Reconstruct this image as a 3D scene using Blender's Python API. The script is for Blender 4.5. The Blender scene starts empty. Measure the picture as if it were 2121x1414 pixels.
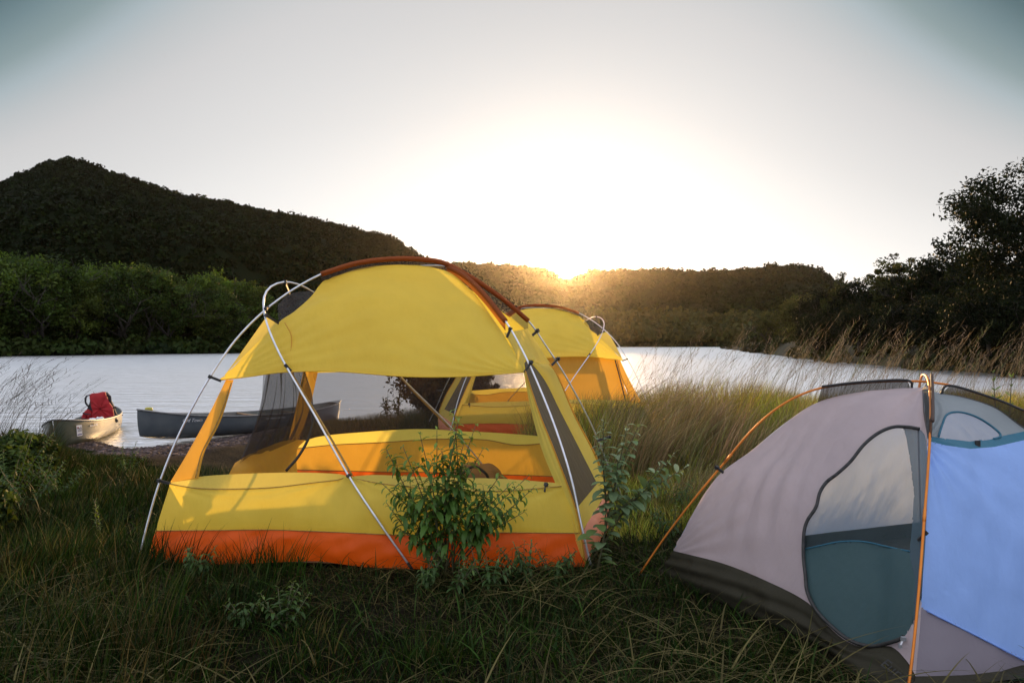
import bpy, math, random
import numpy as np
from mathutils import Vector, Matrix, noise
R = math.radians
random.seed(7); rng = np.random.default_rng(7)
S = bpy.context.scene
COL = S.collection

# ------------------------------------------------------------------ camera
F, CX, CY, CZ = 1500.0, 1060.5, 707.0, 1.25        # focal length in photo pixels, centre, eye height
cam_d = bpy.data.cameras.new('camera'); cam = bpy.data.objects.new('camera', cam_d); COL.objects.link(cam)
cam.location = (0, 0, CZ); cam.rotation_euler = (R(90), 0, 0)
cam_d.sensor_width = 36; cam_d.lens = 36 * F / 2121; cam_d.clip_start = 0.05; cam_d.clip_end = 6000
S.camera = cam

# ------------------------------------------------------------------ light
SUN_AZ = math.atan2(1172 - CX, F)                   # to the right of straight ahead
SUN_EL = R(7.0)
W = bpy.data.worlds.new('World'); S.world = W; W.use_nodes = True
def sdir(az, el): return Vector((math.sin(az) * math.cos(el), math.cos(az) * math.cos(el), math.sin(el)))
SD = sdir(SUN_AZ, SUN_EL)
BACK = (11.0, 11.4, 12.9)
def build_world():
    nt = W.node_tree; n = nt.nodes; n.clear(); L = nt.links.new
    out = n.new('ShaderNodeOutputWorld'); bg = n.new('ShaderNodeBackground')
    sky = n.new('ShaderNodeTexSky'); sky.sky_type = 'NISHITA'; sky.sun_disc = False
    sky.sun_elevation = SUN_EL; sky.sun_rotation = SUN_AZ
    sky.air_density = 1.0; sky.dust_density = 3.0; sky.ozone_density = 1.5
    hs = n.new('ShaderNodeHueSaturation'); hs.inputs['Saturation'].default_value = 0.55
    L(sky.outputs[0], hs.inputs['Color'])
    # thin evening overcast; lens-like corner darkening painted in, sky behind brightened as fill
    tc = n.new('ShaderNodeTexCoord')
    def math_(op, a, b=None):
        q = n.new('ShaderNodeMath'); q.operation = op
        for k, v in ((0, a), (1, b)):
            if v is None: continue
            if isinstance(v, (int, float)): q.inputs[k].default_value = v
            else: L(v, q.inputs[k])
        return q.outputs[0]
    sp = n.new('ShaderNodeSeparateXYZ'); L(tc.outputs['Generated'], sp.inputs[0])
    el = math_('MULTIPLY', math_('ARCSINE', math_('MAXIMUM', sp.outputs[2], 0.0)), 180 / math.pi)          # elevation, degrees
    hx = math_('ADD', math_('MULTIPLY', sp.outputs[0], math.sin(R(-.5))), math_('MULTIPLY', sp.outputs[1], math.cos(R(-.5))))
    hl = math_('SQRT', math_('ADD', math_('MULTIPLY', sp.outputs[0], sp.outputs[0]), math_('ADD', math_('MULTIPLY', sp.outputs[1], sp.outputs[1]), 1e-6)))
    az = math_('MULTIPLY', math_('ARCCOSINE', math_('MINIMUM', math_('DIVIDE', hx, hl), 0.99999)), 180 / math.pi)  # bearing from straight ahead, degrees
    fa = math_('MINIMUM', math_('SQRT', math_('ADD', math_('MULTIPLY', math_('POWER', math_('DIVIDE', az, 35.0), 4.0), 3.41), 1.0)), 2.7)
    q = math_('ADD', math_('MULTIPLY', el, fa), math_('MULTIPLY', math_('MAXIMUM', math_('SUBTRACT', az, 45.0), 0.0), .6))
    cr = n.new('ShaderNodeValToRGB'); L(math_('DIVIDE', q, 90.0), cr.inputs[0])
    e = cr.color_ramp; e.interpolation = 'LINEAR'
    stops = [(0, (11.4, 11.2, 10.7)), (7, (10.3, 10.25, 10.1)), (11, (9.1, 9.1, 9.1)), (17, (7.8, 7.8, 7.85)), (25, (6.7, 6.7, 6.8)), (29, (5.6, 5.9, 6.1)),
             (32.5, (4.3, 5.1, 5.5)), (36, (2.7, 3.6, 3.8)), (40.5, (1.7, 2.6, 2.9)), (45, (.8, 1.55, 1.8)), (54, (2.4, 3.2, 4.0)), (68, BACK), (90, BACK)]
    while len(e.elements) < len(stops): e.elements.new(0.5)
    for el_, (p, c) in zip(e.elements, stops): el_.position = p / 90; el_.color = (c[0] / 15, c[1] / 15, c[2] / 15, 1)
    sc = n.new('ShaderNodeVectorMath'); sc.operation = 'SCALE'; sc.inputs['Scale'].default_value = 15.0; L(cr.outputs[0], sc.inputs[0])
    mx = n.new('ShaderNodeMix'); mx.data_type = 'RGBA'; mx.inputs['Factor'].default_value = 0.88
    L(hs.outputs[0], mx.inputs['A']); L(sc.outputs[0], mx.inputs['B'])
    L(mx.outputs['Result'], bg.inputs['Color']); bg.inputs['Strength'].default_value = 0.10
    L(bg.outputs[0], out.inputs[0])
build_world()
sun_d = bpy.data.lights.new('sun', 'SUN'); sun = bpy.data.objects.new('sun', sun_d); COL.objects.link(sun)
sun_d.energy = 5.0; sun_d.angle = R(0.6); sun_d.color = (1.0, 0.60, 0.25)
sun.rotation_euler = SD.to_track_quat('Z', 'Y').to_euler()
S.view_settings.view_transform = 'Standard'; S.view_settings.look = 'None'; S.view_settings.exposure = 0; S.view_settings.gamma = 1
S.cycles.use_denoising = True; S.cycles.max_bounces = 10; S.cycles.transparent_max_bounces = 24
S.cycles.volume_bounces = 0; S.cycles.sample_clamp_indirect = 6; S.cycles.sample_clamp_direct = 0
S.cycles.caustics_reflective = False; S.cycles.caustics_refractive = False

# ------------------------------------------------------------------ helpers
def P(px, py, Y): return Vector(((px - CX) / F * Y, Y, CZ - (py - CY) / F * Y))
def PP(pts): return [P(*p) for p in pts]
def spl(pts, n):
    """Catmull-Rom through pts, n samples evenly spaced in length"""
    p = np.array([tuple(q) for q in pts], float)
    if len(p) == 1: return np.repeat(p, n, 0)
    q = np.vstack([2 * p[0] - p[1], p, 2 * p[-1] - p[-2]])
    out = []
    for i in range(len(p) - 1):
        a, b, c, d = q[i], q[i + 1], q[i + 2], q[i + 3]
        t = np.linspace(0, 1, 16, endpoint=False)[:, None]
        out.append(.5 * ((2 * b) + (-a + c) * t + (2 * a - 5 * b + 4 * c - d) * t ** 2 + (-a + 3 * b - 3 * c + d) * t ** 3))
    o = np.vstack(out + [p[-1:]])
    s = np.r_[0, np.cumsum(np.linalg.norm(np.diff(o, axis=0), axis=1))]
    if s[-1] < 1e-9: return np.repeat(p[:1], n, 0)
    t = np.linspace(0, s[-1], n)
    return np.stack([np.interp(t, s, o[:, k]) for k in range(3)], 1)
def tag(o, label=None, cat=None, group=None, kind=None):
    if label: o['label'] = label
    if cat: o['category'] = cat
    if group: o['group'] = group
    if kind: o['kind'] = kind
    return o
def empty(name, loc, label=None, cat=None, group=None):
    o = bpy.data.objects.new(name, None); COL.objects.link(o); o.location = loc; o.empty_display_size = .1
    return tag(o, label, cat, group)
def mk(name, V, Fc, mat, parent=None, smooth=True, col=None, local=False):
    """link a mesh; V in world coordinates unless local"""
    me = bpy.data.meshes.new(name)
    V = np.asarray(V, float).reshape(-1, 3)
    if parent is not None and not local:
        V = V - wloc(parent)
    Fc = np.asarray(Fc) if not isinstance(Fc, list) else Fc
    if isinstance(Fc, np.ndarray):
        nf, k = Fc.shape
        me.vertices.add(len(V)); me.vertices.foreach_set('co', V.astype(np.float32).ravel())
        me.loops.add(nf * k); me.loops.foreach_set('vertex_index', Fc.astype(np.int32).ravel())
        me.polygons.add(nf); me.polygons.foreach_set('loop_start', np.arange(0, nf * k, k, dtype=np.int32))
        me.update(calc_edges=True)
    else:
        me.from_pydata([tuple(v) for v in V], [], Fc)
    if smooth: me.polygons.foreach_set('use_smooth', np.ones(len(me.polygons), bool))
    if col is not None:
        a = me.color_attributes.new('Col', 'FLOAT_COLOR', 'POINT')
        c = np.ones((len(V), 4), np.float32); c[:, :3] = col
        a.data.foreach_set('color', c.ravel())
    me.materials.append(mat); me.update()
    o = bpy.data.objects.new(name, me); COL.objects.link(o)
    if parent is not None: o.parent = parent
    return o
def wloc(o):
    v = np.zeros(3)
    while o is not None: v = v + np.array(o.location); o = o.parent
    return v
def gridF(nu, nv, off=0):
    i = np.arange(nu * nv).reshape(nv, nu) + off
    return np.stack([i[:-1, :-1], i[:-1, 1:], i[1:, 1:], i[1:, :-1]], -1).reshape(-1, 4)
def tubeVF(pts, r, n=8, closed=False, cap=True):
    p = np.asarray([tuple(q) for q in pts], float); m = len(p)
    r = np.broadcast_to(np.asarray(r, float), (m,))
    T = np.gradient(p, axis=0); T /= np.linalg.norm(T, axis=1)[:, None] + 1e-12
    up = np.array([0, 0, 1.]) if abs(T[0][2]) < .9 else np.array([1., 0, 0])
    nrm = np.cross(T[0], up); nrm /= np.linalg.norm(nrm)
    V = []
    a = np.linspace(0, 2 * np.pi, n, endpoint=False)
    for k in range(m):
        nrm = nrm - T[k] * nrm.dot(T[k]); nrm /= np.linalg.norm(nrm) + 1e-12
        b = np.cross(T[k], nrm)
        V.append(p[k] + r[k] * (np.cos(a)[:, None] * nrm + np.sin(a)[:, None] * b))
    V = np.vstack(V)
    Fc = []
    for k in range(m - 1):
        for j in range(n):
            Fc.append([k * n + j, k * n + (j + 1) % n, (k + 1) * n + (j + 1) % n, (k + 1) * n + j])
    if cap: Fc.append(list(range(n))[::-1]); Fc.append([(m - 1) * n + j for j in range(n)])
    return V, Fc
def tube(name, pts, r, mat, parent, n=8, samples=None):
    if samples: pts = spl(pts, samples)
    V, Fc = tubeVF(pts, r, n)
    return mk(name, V, Fc, mat, parent)
class MB:
    def __init__(s): s.V = []; s.F = []; s.n = 0
    def add(s, V, Fc):
        V = np.asarray(V, float).reshape(-1, 3)
        s.V.append(V); s.F += [[i + s.n for i in f] for f in (Fc.tolist() if isinstance(Fc, np.ndarray) else Fc)]; s.n += len(V)
    def tube(s, pts, r, n=6, samples=None):
        if samples: pts = spl(pts, samples)
        s.add(*tubeVF(pts, r, n))
    def box(s, c, sx, sy, sz, M=None):
        v = np.array([[x, y, z] for x in (-.5, .5) for y in (-.5, .5) for z in (-.5, .5)]) * (sx, sy, sz)
        if M is not None: v = v @ np.array(M.to_3x3()).T
        s.add(v + np.array(tuple(c)), [[0, 1, 3, 2], [4, 6, 7, 5], [0, 4, 5, 1], [2, 3, 7, 6], [0, 2, 6, 4], [1, 5, 7, 3]])
    def build(s, name, mat, parent=None, smooth=True): return mk(name, np.vstack(s.V), s.F, mat, parent, smooth)

def coonsG(top, bottom, left, right, nu=40, nv=30, bulge=0., wr=0., ws=3., seed=0, folds=None):
    """surface grid [nv,nu,3]; top/bottom run left->right, left/right run top->bottom. bulge is along the outward (camera side) normal"""
    t, b, l, r = spl(top, nu), spl(bottom, nu), spl(left, nv), spl(right, nv)
    u = np.linspace(0, 1, nu)[None, :, None]; v = np.linspace(0, 1, nv)[:, None, None]
    G = (1 - v) * t[None] + v * b[None] + (1 - u) * l[:, None] + u * r[:, None]
    G -= (1 - u) * (1 - v) * t[0] + u * (1 - v) * t[-1] + (1 - u) * v * b[0] + u * v * b[-1]
    du = np.gradient(G, axis=1); dv = np.gradient(G, axis=0)
    N = np.cross(du, dv); N /= np.linalg.norm(N, axis=2)[..., None] + 1e-9
    m = N.mean((0, 1)); 
    if m[1] > 0: N = -N
    w = (np.sin(np.pi * u) * np.sin(np.pi * v))[..., 0] ** .7
    d = bulge * w
    if wr:
        e = np.minimum(1, 6 * np.minimum(np.minimum(u, 1 - u), np.minimum(v, 1 - v)))[..., 0]
        for i in range(nv):
            for j in range(nu):
                q = G[i, j]
                d[i, j] += wr * (.35 + .65 * e[i, j]) * (noise.noise((q[0] * ws + seed, q[1] * ws, q[2] * ws)) + .45 * noise.noise((q[0] * ws * 2.7, q[1] * ws * 2.7 + seed, q[2] * ws * 2.2)))
    if folds:
        d = d + folds(u[..., 0] + 0 * v[..., 0], v[..., 0] + 0 * u[..., 0])
    return G + N * d[..., None]
def sheet(name, G, mat, parent, thick=.0015):
    nv, nu = G.shape[:2]
    o = mk(name, G.reshape(-1, 3), gridF(nu, nv), mat, parent)
    return o
def coons(name, top, bottom, left, right, mat, parent, **k):
    return sheet(name, coonsG(PP(top), PP(bottom), PP(left), PP(right), **k), mat, parent)
def loft2(name, a, b, mat, parent, n=30, m=6, bulge=0, **k):
    a, b = PP(a), PP(b)
    return sheet(name, coonsG([a[0], b[0]], [a[-1], b[-1]], a, b, nu=m, nv=n, bulge=bulge, **k), mat, parent)

# ------------------------------------------------------------------ materials
def newmat(name):
    m = bpy.data.materials.new(name); m.use_nodes = True; nt = m.node_tree; nt.nodes.clear()
    return m, nt, nt.nodes, nt.links.new
def noise_col(nt, c1, c2, scale, detail=4, lo=.35, hi=.65, coord='Object', stretch=None):
    n, L = nt.nodes, nt.links.new
    tc = n.new('ShaderNodeTexCoord'); nz = n.new('ShaderNodeTexNoise'); nz.inputs['Scale'].default_value = scale; nz.inputs['Detail'].default_value = detail
    if stretch:
        mp = n.new('ShaderNodeMapping'); mp.inputs['Scale'].default_value = stretch; L(tc.outputs[coord], mp.inputs[0]); L(mp.outputs[0], nz.inputs['Vector'])
    else: L(tc.outputs[coord], nz.inputs['Vector'])
    cr = n.new('ShaderNodeValToRGB'); cr.color_ramp.elements[0].position = lo; cr.color_ramp.elements[1].position = hi
    cr.color_ramp.elements[0].color = (*c1, 1); cr.color_ramp.elements[1].color = (*c2, 1)
    L(nz.outputs['Fac'], cr.inputs[0]); return cr.outputs[0], nz
def pmat(name, c1, c2=None, scale=8, rough=.7, metal=0., bump=0., bscale=40, spec=.5, coat=0):
    m, nt, n, L = newmat(name)
    out = n.new('ShaderNodeOutputMaterial'); b = n.new('ShaderNodeBsdfPrincipled'); L(b.outputs[0], out.inputs[0])
    b.inputs['Roughness'].default_value = rough; b.inputs['Metallic'].default_value = metal; b.inputs['Specular IOR Level'].default_value = spec
    b.inputs['Coat Weight'].default_value = coat
    c, _ = noise_col(nt, c1, c2 or tuple(x * .8 for x in c1), scale); L(c, b.inputs['Base Color'])
    if bump:
        _, nz = noise_col(nt, (0, 0, 0), (1, 1, 1), bscale); bp = n.new('ShaderNodeBump'); bp.inputs['Strength'].default_value = bump; bp.inputs['Distance'].default_value = .01
        L(nz.outputs['Fac'], bp.inputs['Height']); L(bp.outputs[0], b.inputs['Normal'])
    return m
def fabric(name, c, trans=.5, tc=None, alpha=0., rough=.55, bump=.42, var=.94):
    """thin cloth: reflects and lets light through; alpha = open fraction of a mesh weave"""
    m, nt, n, L = newmat(name)
    out = n.new('ShaderNodeOutputMaterial'); d = n.new('ShaderNodeBsdfPrincipled'); t = n.new('ShaderNodeBsdfTranslucent')
    d.inputs['Roughness'].default_value = rough; d.inputs['Specular IOR Level'].default_value = .35
    cc, nz = noise_col(nt, tuple(x * var for x in c), c, 5.0, 6); L(cc, d.inputs['Base Color'])
    tcx = tc or c
    cc2, _ = noise_col(nt, tuple(x * var for x in tcx), tcx, 5.0, 6); L(cc2, t.inputs['Color'])
    # fine crinkle and weave
    a, n1 = noise_col(nt, (0, 0, 0), (1, 1, 1), 14, 5, stretch=(1, 1, .35)); _, n2 = noise_col(nt, (0, 0, 0), (1, 1, 1), 420, 1)
    bp = n.new('ShaderNodeBump'); bp.inputs['Strength'].default_value = bump; bp.inputs['Distance'].default_value = .02; L(n1.outputs['Fac'], bp.inputs['Height'])
    bp2 = n.new('ShaderNodeBump'); bp2.inputs['Strength'].default_value = .12; bp2.inputs['Distance'].default_value = .001; L(n2.outputs['Fac'], bp2.inputs['Height']); L(bp.outputs[0], bp2.inputs['Normal'])
    L(bp2.outputs[0], d.inputs['Normal']); L(bp2.outputs[0], t.inputs['Normal'])
    mx = n.new('ShaderNodeMixShader'); mx.inputs[0].default_value = trans; L(d.outputs[0], mx.inputs[1]); L(t.outputs[0], mx.inputs[2])
    res = mx.outputs[0]
    if alpha:
        tr = n.new('ShaderNodeBsdfTransparent'); m2 = n.new('ShaderNodeMixShader'); m2.inputs[0].default_value = alpha
        L(res, m2.inputs[1]); L(tr.outputs[0], m2.inputs[2]); res = m2.outputs[0]
    L(res, out.inputs[0]); return m
def leafmat(name, tint=(1, 1, 1), trans=.35, rough=.6, spec=.12):
    m, nt, n, L = newmat(name)
    out = n.new('ShaderNodeOutputMaterial'); d = n.new('ShaderNodeBsdfPrincipled'); t = n.new('ShaderNodeBsdfTranslucent')
    d.inputs['Roughness'].default_value = rough; d.inputs['Specular IOR Level'].default_value = spec
    at = n.new('ShaderNodeVertexColor'); at.layer_name = 'Col'
    mt = n.new('ShaderNodeMix'); mt.data_type = 'RGBA'; mt.blend_type = 'MULTIPLY'; mt.inputs['Factor'].default_value = 1; mt.inputs['B'].default_value = (*tint, 1)
    L(at.outputs['Color'], mt.inputs['A']); L(mt.outputs['Result'], d.inputs['Base Color'])
    g = n.new('ShaderNodeMix'); g.data_type = 'RGBA'; g.blend_type = 'MULTIPLY'; g.inputs['Factor'].default_value = 1; g.inputs['B'].default_value = (1.5, 1.35, .6, 1)
    L(mt.outputs['Result'], g.inputs['A']); L(g.outputs['Result'], t.inputs['Color'])
    mx = n.new('ShaderNodeMixShader'); mx.inputs[0].default_value = trans; L(d.outputs[0], mx.inputs[1]); L(t.outputs[0], mx.inputs[2]); L(mx.outputs[0], out.inputs[0])
    return m
M = {}
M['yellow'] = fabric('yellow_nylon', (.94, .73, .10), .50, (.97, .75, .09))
M['yellow_single_lit'] = fabric('yellow_nylon_single_or_lit', (.95, .80, .17), .62, (.98, .80, .14))
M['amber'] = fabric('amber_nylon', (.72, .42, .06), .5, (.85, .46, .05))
M['orange'] = fabric('orange_coated_nylon', (.95, .14, .010), .45, (.98, .17, .010), bump=.5)
M['sleeve'] = fabric('rust_sleeve_nylon', (.34, .10, .02), .5, (.62, .22, .03))
M['darkmesh'] = fabric('dark_tent_netting', (.035, .028, .03), .3, alpha=.48)
M['clearmesh'] = fabric('open_tent_netting', (.10, .09, .09), .3, alpha=.93)
M['rearmesh'] = fabric('brown_tent_netting', (.055, .036, .028), .3, alpha=.52)
M['sidemesh'] = fabric('grey_brown_side_netting', (.045, .032, .034), .2, alpha=.10)
M['pole'] = pmat('silver_aluminium', (.62, .64, .70), (.75, .77, .82), 20, .32, .75)
M['gold_pole'] = pmat('orange_anodised_aluminium', (.58, .17, .02), (.66, .22, .03), 20, .38, .55)
M['black'] = pmat('black_webbing', (.015, .014, .014), (.03, .03, .03), 60, .6)
M['webbing'] = pmat('amber_webbing', (.30, .17, .03), (.4, .24, .05), 60, .7)
M['floor'] = fabric('tent_floor', (.06, .03, .02), .0)
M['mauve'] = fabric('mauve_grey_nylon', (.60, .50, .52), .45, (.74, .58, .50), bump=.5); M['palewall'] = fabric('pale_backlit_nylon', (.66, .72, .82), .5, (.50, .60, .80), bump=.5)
M['mauve_dark'] = fabric('grey_nylon_lower', (.26, .23, .27), .2, bump=.3)
M['greytop'] = fabric('blue_grey_canopy_nylon', (.33, .38, .40), .4, (.40, .42, .42))
M['blue'] = fabric('light_blue_nylon', (.32, .51, .98), .3, (.3, .5, .95), bump=.5)
M['teal'] = fabric('teal_trim_nylon', (.05, .20, .30), .35, (.08, .26, .34))
M['tealmesh'] = fabric('teal_door_netting', (.12, .18, .20), .3, alpha=.72)
M['tealsolid'] = fabric('teal_door_nylon', (.07, .14, .15), .45, (.10, .20, .20), alpha=.12, bump=.5)
M['tealfold'] = fabric('teal_folded_netting', (.07, .12, .15), .3, alpha=.18)
M['olive'] = fabric('dark_olive_coated_nylon', (.026, .023, .012), .03, rough=.8, bump=.5)
M['blackmesh'] = fabric('black_sleeve_netting', (.02, .017, .015), .3, alpha=.22)
M['bark'] = pmat('bark', (.055, .045, .035), (.03, .025, .02), 6, .9, bump=.5)
M['leaf'] = leafmat('foliage'); M['woodleaf'] = leafmat('far_foliage', trans=.10, spec=.03)
M['grassm'] = leafmat('grass_blades', trans=.4); M['lowgrassm'] = leafmat('low_grass_blades', tint=(.40, .44, .27), trans=.15)  # darker tint on low blades stands in for shade over the foreground
M['reedm'] = leafmat('dry_grass', tint=(.8, .8, .85), trans=.22)
M['plantm'] = leafmat('plant_leaves', trans=.35, rough=.45, spec=.3)
M['greyleaf'] = leafmat('downy_leaves', trans=.35, rough=.8)

# ------------------------------------------------------------------ ground, water, hills
WL = -0.62
def sm(a, b, x): t = np.clip((x - a) / (b - a), 0, 1); return t * t * (3 - 2 * t)
def shore(x):
    return 13.2 + 4.0 * sm(-6.5, -3.2, x) - 3.2 * sm(-.5, 2.2, x) + .35 * np.sin(x * 1.3) + .2 * np.sin(x * 3.1 + 1)
def nz2(x, y, s=1., k=0.):
    return (np.sin(x * 1.7 * s + 1.3 * np.sin(y * 1.1 * s + k)) + np.sin(y * 2.3 * s + 1.7 * np.sin(x * .9 * s + k)) + .5 * np.sin((x + y) * 4.1 * s + k)) / 2.5
def zg(x, y):
    x = np.asarray(x, float); y = np.asarray(y, float)
    left = 1 - sm(-2.5, .3, x)
    d = shore(x) - y
    nearflat = .10 * sm(6.5, 9.5, y) * (1 - left)
    slope_l = -.42 * sm(5.6, 9.8, y) * left
    end = .5 * sm(4.0, .6, d) * (1 - left) + .14 * sm(3.5, .4, d) * left
    z = nearflat + slope_l - end - .9 * sm(.9, -4.0, d) - 1.2 * sm(-3, -20, d)
    z = z + .035 * nz2(x, y, 1.2) * sm(1.5, 6, np.abs(y - 3.2) + np.abs(x) * .3) + .012 * nz2(x, y, 4, 2)
    z = z + .22 * np.exp(-((x + 6.2) ** 2 / 1.6 + (y - 8.2) ** 2 / 3.0)) * 1.0
    z = z + .05 * np.maximum(0, nz2(x, y, .6, 3)) * (y > 9)
    return np.maximum(z, -2.6)
def graded(a, b, fine0, fine1, n_f, n_o):
    lo = fine0 - (np.geomspace(1, 1 + (fine0 - a), n_o) - 1); hi = fine1 + (np.geomspace(1, 1 + (b - fine1), n_o) - 1)
    return np.unique(np.r_[lo, np.linspace(fine0, fine1, n_f), hi])
def ground():
    xs = graded(-900, 900, -10, 10, 260, 30); ys = graded(-200, 1500, 0, 20, 260, 30)
    X, Y = np.meshgrid(xs, ys); Z = zg(X, Y)
    Z = np.where(Y > 60, -2.6, Z)
    m, nt, n, L = newmat('earth_and_gravel')
    out = n.new('ShaderNodeOutputMaterial'); b = n.new('ShaderNodeBsdfPrincipled'); L(b.outputs[0], out.inputs[0]); b.inputs['Roughness'].default_value = .95; b.inputs['Specular IOR Level'].default_value = .04
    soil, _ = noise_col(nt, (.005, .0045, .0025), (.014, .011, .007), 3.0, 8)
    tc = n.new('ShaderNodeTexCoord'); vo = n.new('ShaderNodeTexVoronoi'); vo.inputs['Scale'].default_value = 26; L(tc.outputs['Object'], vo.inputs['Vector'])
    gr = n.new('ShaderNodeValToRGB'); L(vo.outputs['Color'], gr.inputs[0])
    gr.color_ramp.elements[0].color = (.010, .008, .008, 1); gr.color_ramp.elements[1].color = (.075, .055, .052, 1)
    at = n.new('ShaderNodeVertexColor'); at.layer_name = 'Col'
    mx = n.new('ShaderNodeMix'); mx.data_type = 'RGBA'; L(at.outputs[0], mx.inputs['Factor']); L(soil, mx.inputs['A']); L(gr.outputs[0], mx.inputs['B'])
    L(mx.outputs['Result'], b.inputs['Base Color'])
    bp = n.new('ShaderNodeBump'); bp.inputs['Strength'].default_value = .7; bp.inputs['Distance'].default_value = .03; bp.invert = True
    L(vo.outputs['Distance'], bp.inputs['Height']); L(bp.outputs[0], b.inputs['Normal'])
    d = shore(X) - Y
    grav = np.clip(sm(5.2, 3.8, d) * (1 - sm(-3.0, -1.5, X)) * sm(-9, -7, X), 0, 1)
    col = np.repeat(grav.reshape(-1, 1), 3, 1)
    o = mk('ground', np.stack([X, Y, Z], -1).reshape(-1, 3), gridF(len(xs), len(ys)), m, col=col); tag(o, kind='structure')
ground()
def water():
    m, nt, n, L = newmat('rippled_water')
    out = n.new('ShaderNodeOutputMaterial'); b = n.new('ShaderNodeBsdfPrincipled'); L(b.outputs[0], out.inputs[0])
    b.inputs['Base Color'].default_value = (.03, .04, .045, 1); b.inputs['Roughness'].default_value = .3
    gl = n.new('ShaderNodeBsdfGlossy'); gl.inputs['Color'].default_value = (.97, .98, 1, 1); gl.inputs['Roughness'].default_value = .32
    mxw = n.new('ShaderNodeMixShader'); mxw.inputs[0].default_value = .88; L(b.outputs[0], mxw.inputs[1]); L(gl.outputs[0], mxw.inputs[2]); L(mxw.outputs[0], out.inputs[0])
    tc = n.new('ShaderNodeTexCoord'); prev = None
    for sx, sy, st, dist in ((1.8, 6, 1, .15), (6, 18, 1, .045), (.9, 5.5, 1, .16), (.35, 2.4, 1, .45)):
        mp = n.new('ShaderNodeMapping'); mp.inputs['Scale'].default_value = (sx, sy, 1); L(tc.outputs['Object'], mp.inputs[0])
        nz = n.new('ShaderNodeTexNoise'); nz.inputs['Scale'].default_value = 1; nz.inputs['Detail'].default_value = 3; L(mp.outputs[0], nz.inputs['Vector'])
        bp = n.new('ShaderNodeBump'); bp.inputs['Strength'].default_value = st; bp.inputs['Distance'].default_value = dist
        L(nz.outputs['Fac'], bp.inputs['Height'])
        if prev: L(prev, bp.inputs['Normal'])
        prev = bp.outputs[0]
    L(prev, b.inputs['Normal']); L(prev, gl.inputs['Normal'])
    V = [(-900, 11, WL), (900, 11, WL), (900, 1400, WL), (-900, 1400, WL)]
    o = mk('water', V, [[0, 1, 2, 3]], m, smooth=False); tag(o, kind='structure')
water()

HC = {}
def px2t(px): return (px - CX) / F
def hill(name, sil, Yc, Y0, Yback, px0, px1, seed, rough, ncol=260, nrow=70, expo=.8):
    """terrain between a near shore line and a crest; sil = [(px,py)] of the crest, Yc/Y0 = functions of px"""
    sx = np.array([p[0] for p in sil], float); sy = np.array([p[1] for p in sil], float)
    pxs = np.linspace(px0, px1, ncol); v = np.r_[np.linspace(0, 1, nrow), 1 + np.linspace(0, 1, 14)[1:]]
    crest = np.interp(pxs, sx, sy); yc = Yc(pxs); y0 = Y0(pxs)
    zc = CZ - (crest - CY) / F * yc
    V = np.zeros((len(v), ncol, 3))
    for k, t in enumerate(v):
        if t <= 1:
            Y = y0 + (yc - y0) * t; z = WL - .3 + (zc - WL + .3) * (t ** (1 / expo)) if False else WL - .3 + (zc - WL + .3) * (1 - (1 - t) ** 1.25) * (.55 + .45 * t)
        else:
            Y = yc + (Yback) * (t - 1); z = zc * (1 - .6 * (t - 1)) 
        V[k, :, 0] = px2t(pxs) * Y; V[k, :, 1] = Y; V[k, :, 2] = z
    for k in range(len(v)):
        for j in range(ncol):
            x, y, z = V[k, j]; t = v[k]
            a = rough * math.sin(math.pi * min(t, 1)) if t < 1 else 0
            if a: V[k, j, 2] = max(WL - .3, z + a * noise.fractal((x * .011 + seed, y * .011, 0), 1, 2, 4) )
    m = pmat(name + '_soil', (.004, .007, .002), (.008, .012, .004), .05, .95, spec=.05)
    o = mk(name, V.reshape(-1, 3), gridF(ncol, len(v)), m); tag(o, kind='structure')
    HC[name] = (V, v)
    return V, v
def pts_on(V, v, n, seed, tmin=0., tmax=1.03, px_rng=None):
    r = np.random.default_rng(seed); nv, nu = V.shape[:2]
    sel = np.where((v >= tmin) & (v <= tmax))[0]; k0, k1 = sel[0], sel[-1]
    # area weights
    A = np.linalg.norm(np.cross(V[k0 + 1:k1 + 1, :-1] - V[k0:k1, :-1], V[k0:k1, 1:] - V[k0:k1, :-1]), axis=2)
    # a little denser where near the eye
    w = (A / (V[k0:k1, :-1, 1] ** .6)).ravel(); w /= w.sum()
    idx = r.choice(len(w), n, p=w); i = idx // A.shape[1] + k0; j = idx % A.shape[1]
    a = r.random((n, 1)); b = r.random((n, 1))
    p = V[i, j] * (1 - a) * (1 - b) + V[i, j + 1] * a * (1 - b) + V[i + 1, j] * (1 - a) * b + V[i + 1, j + 1] * a * b
    return p
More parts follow.
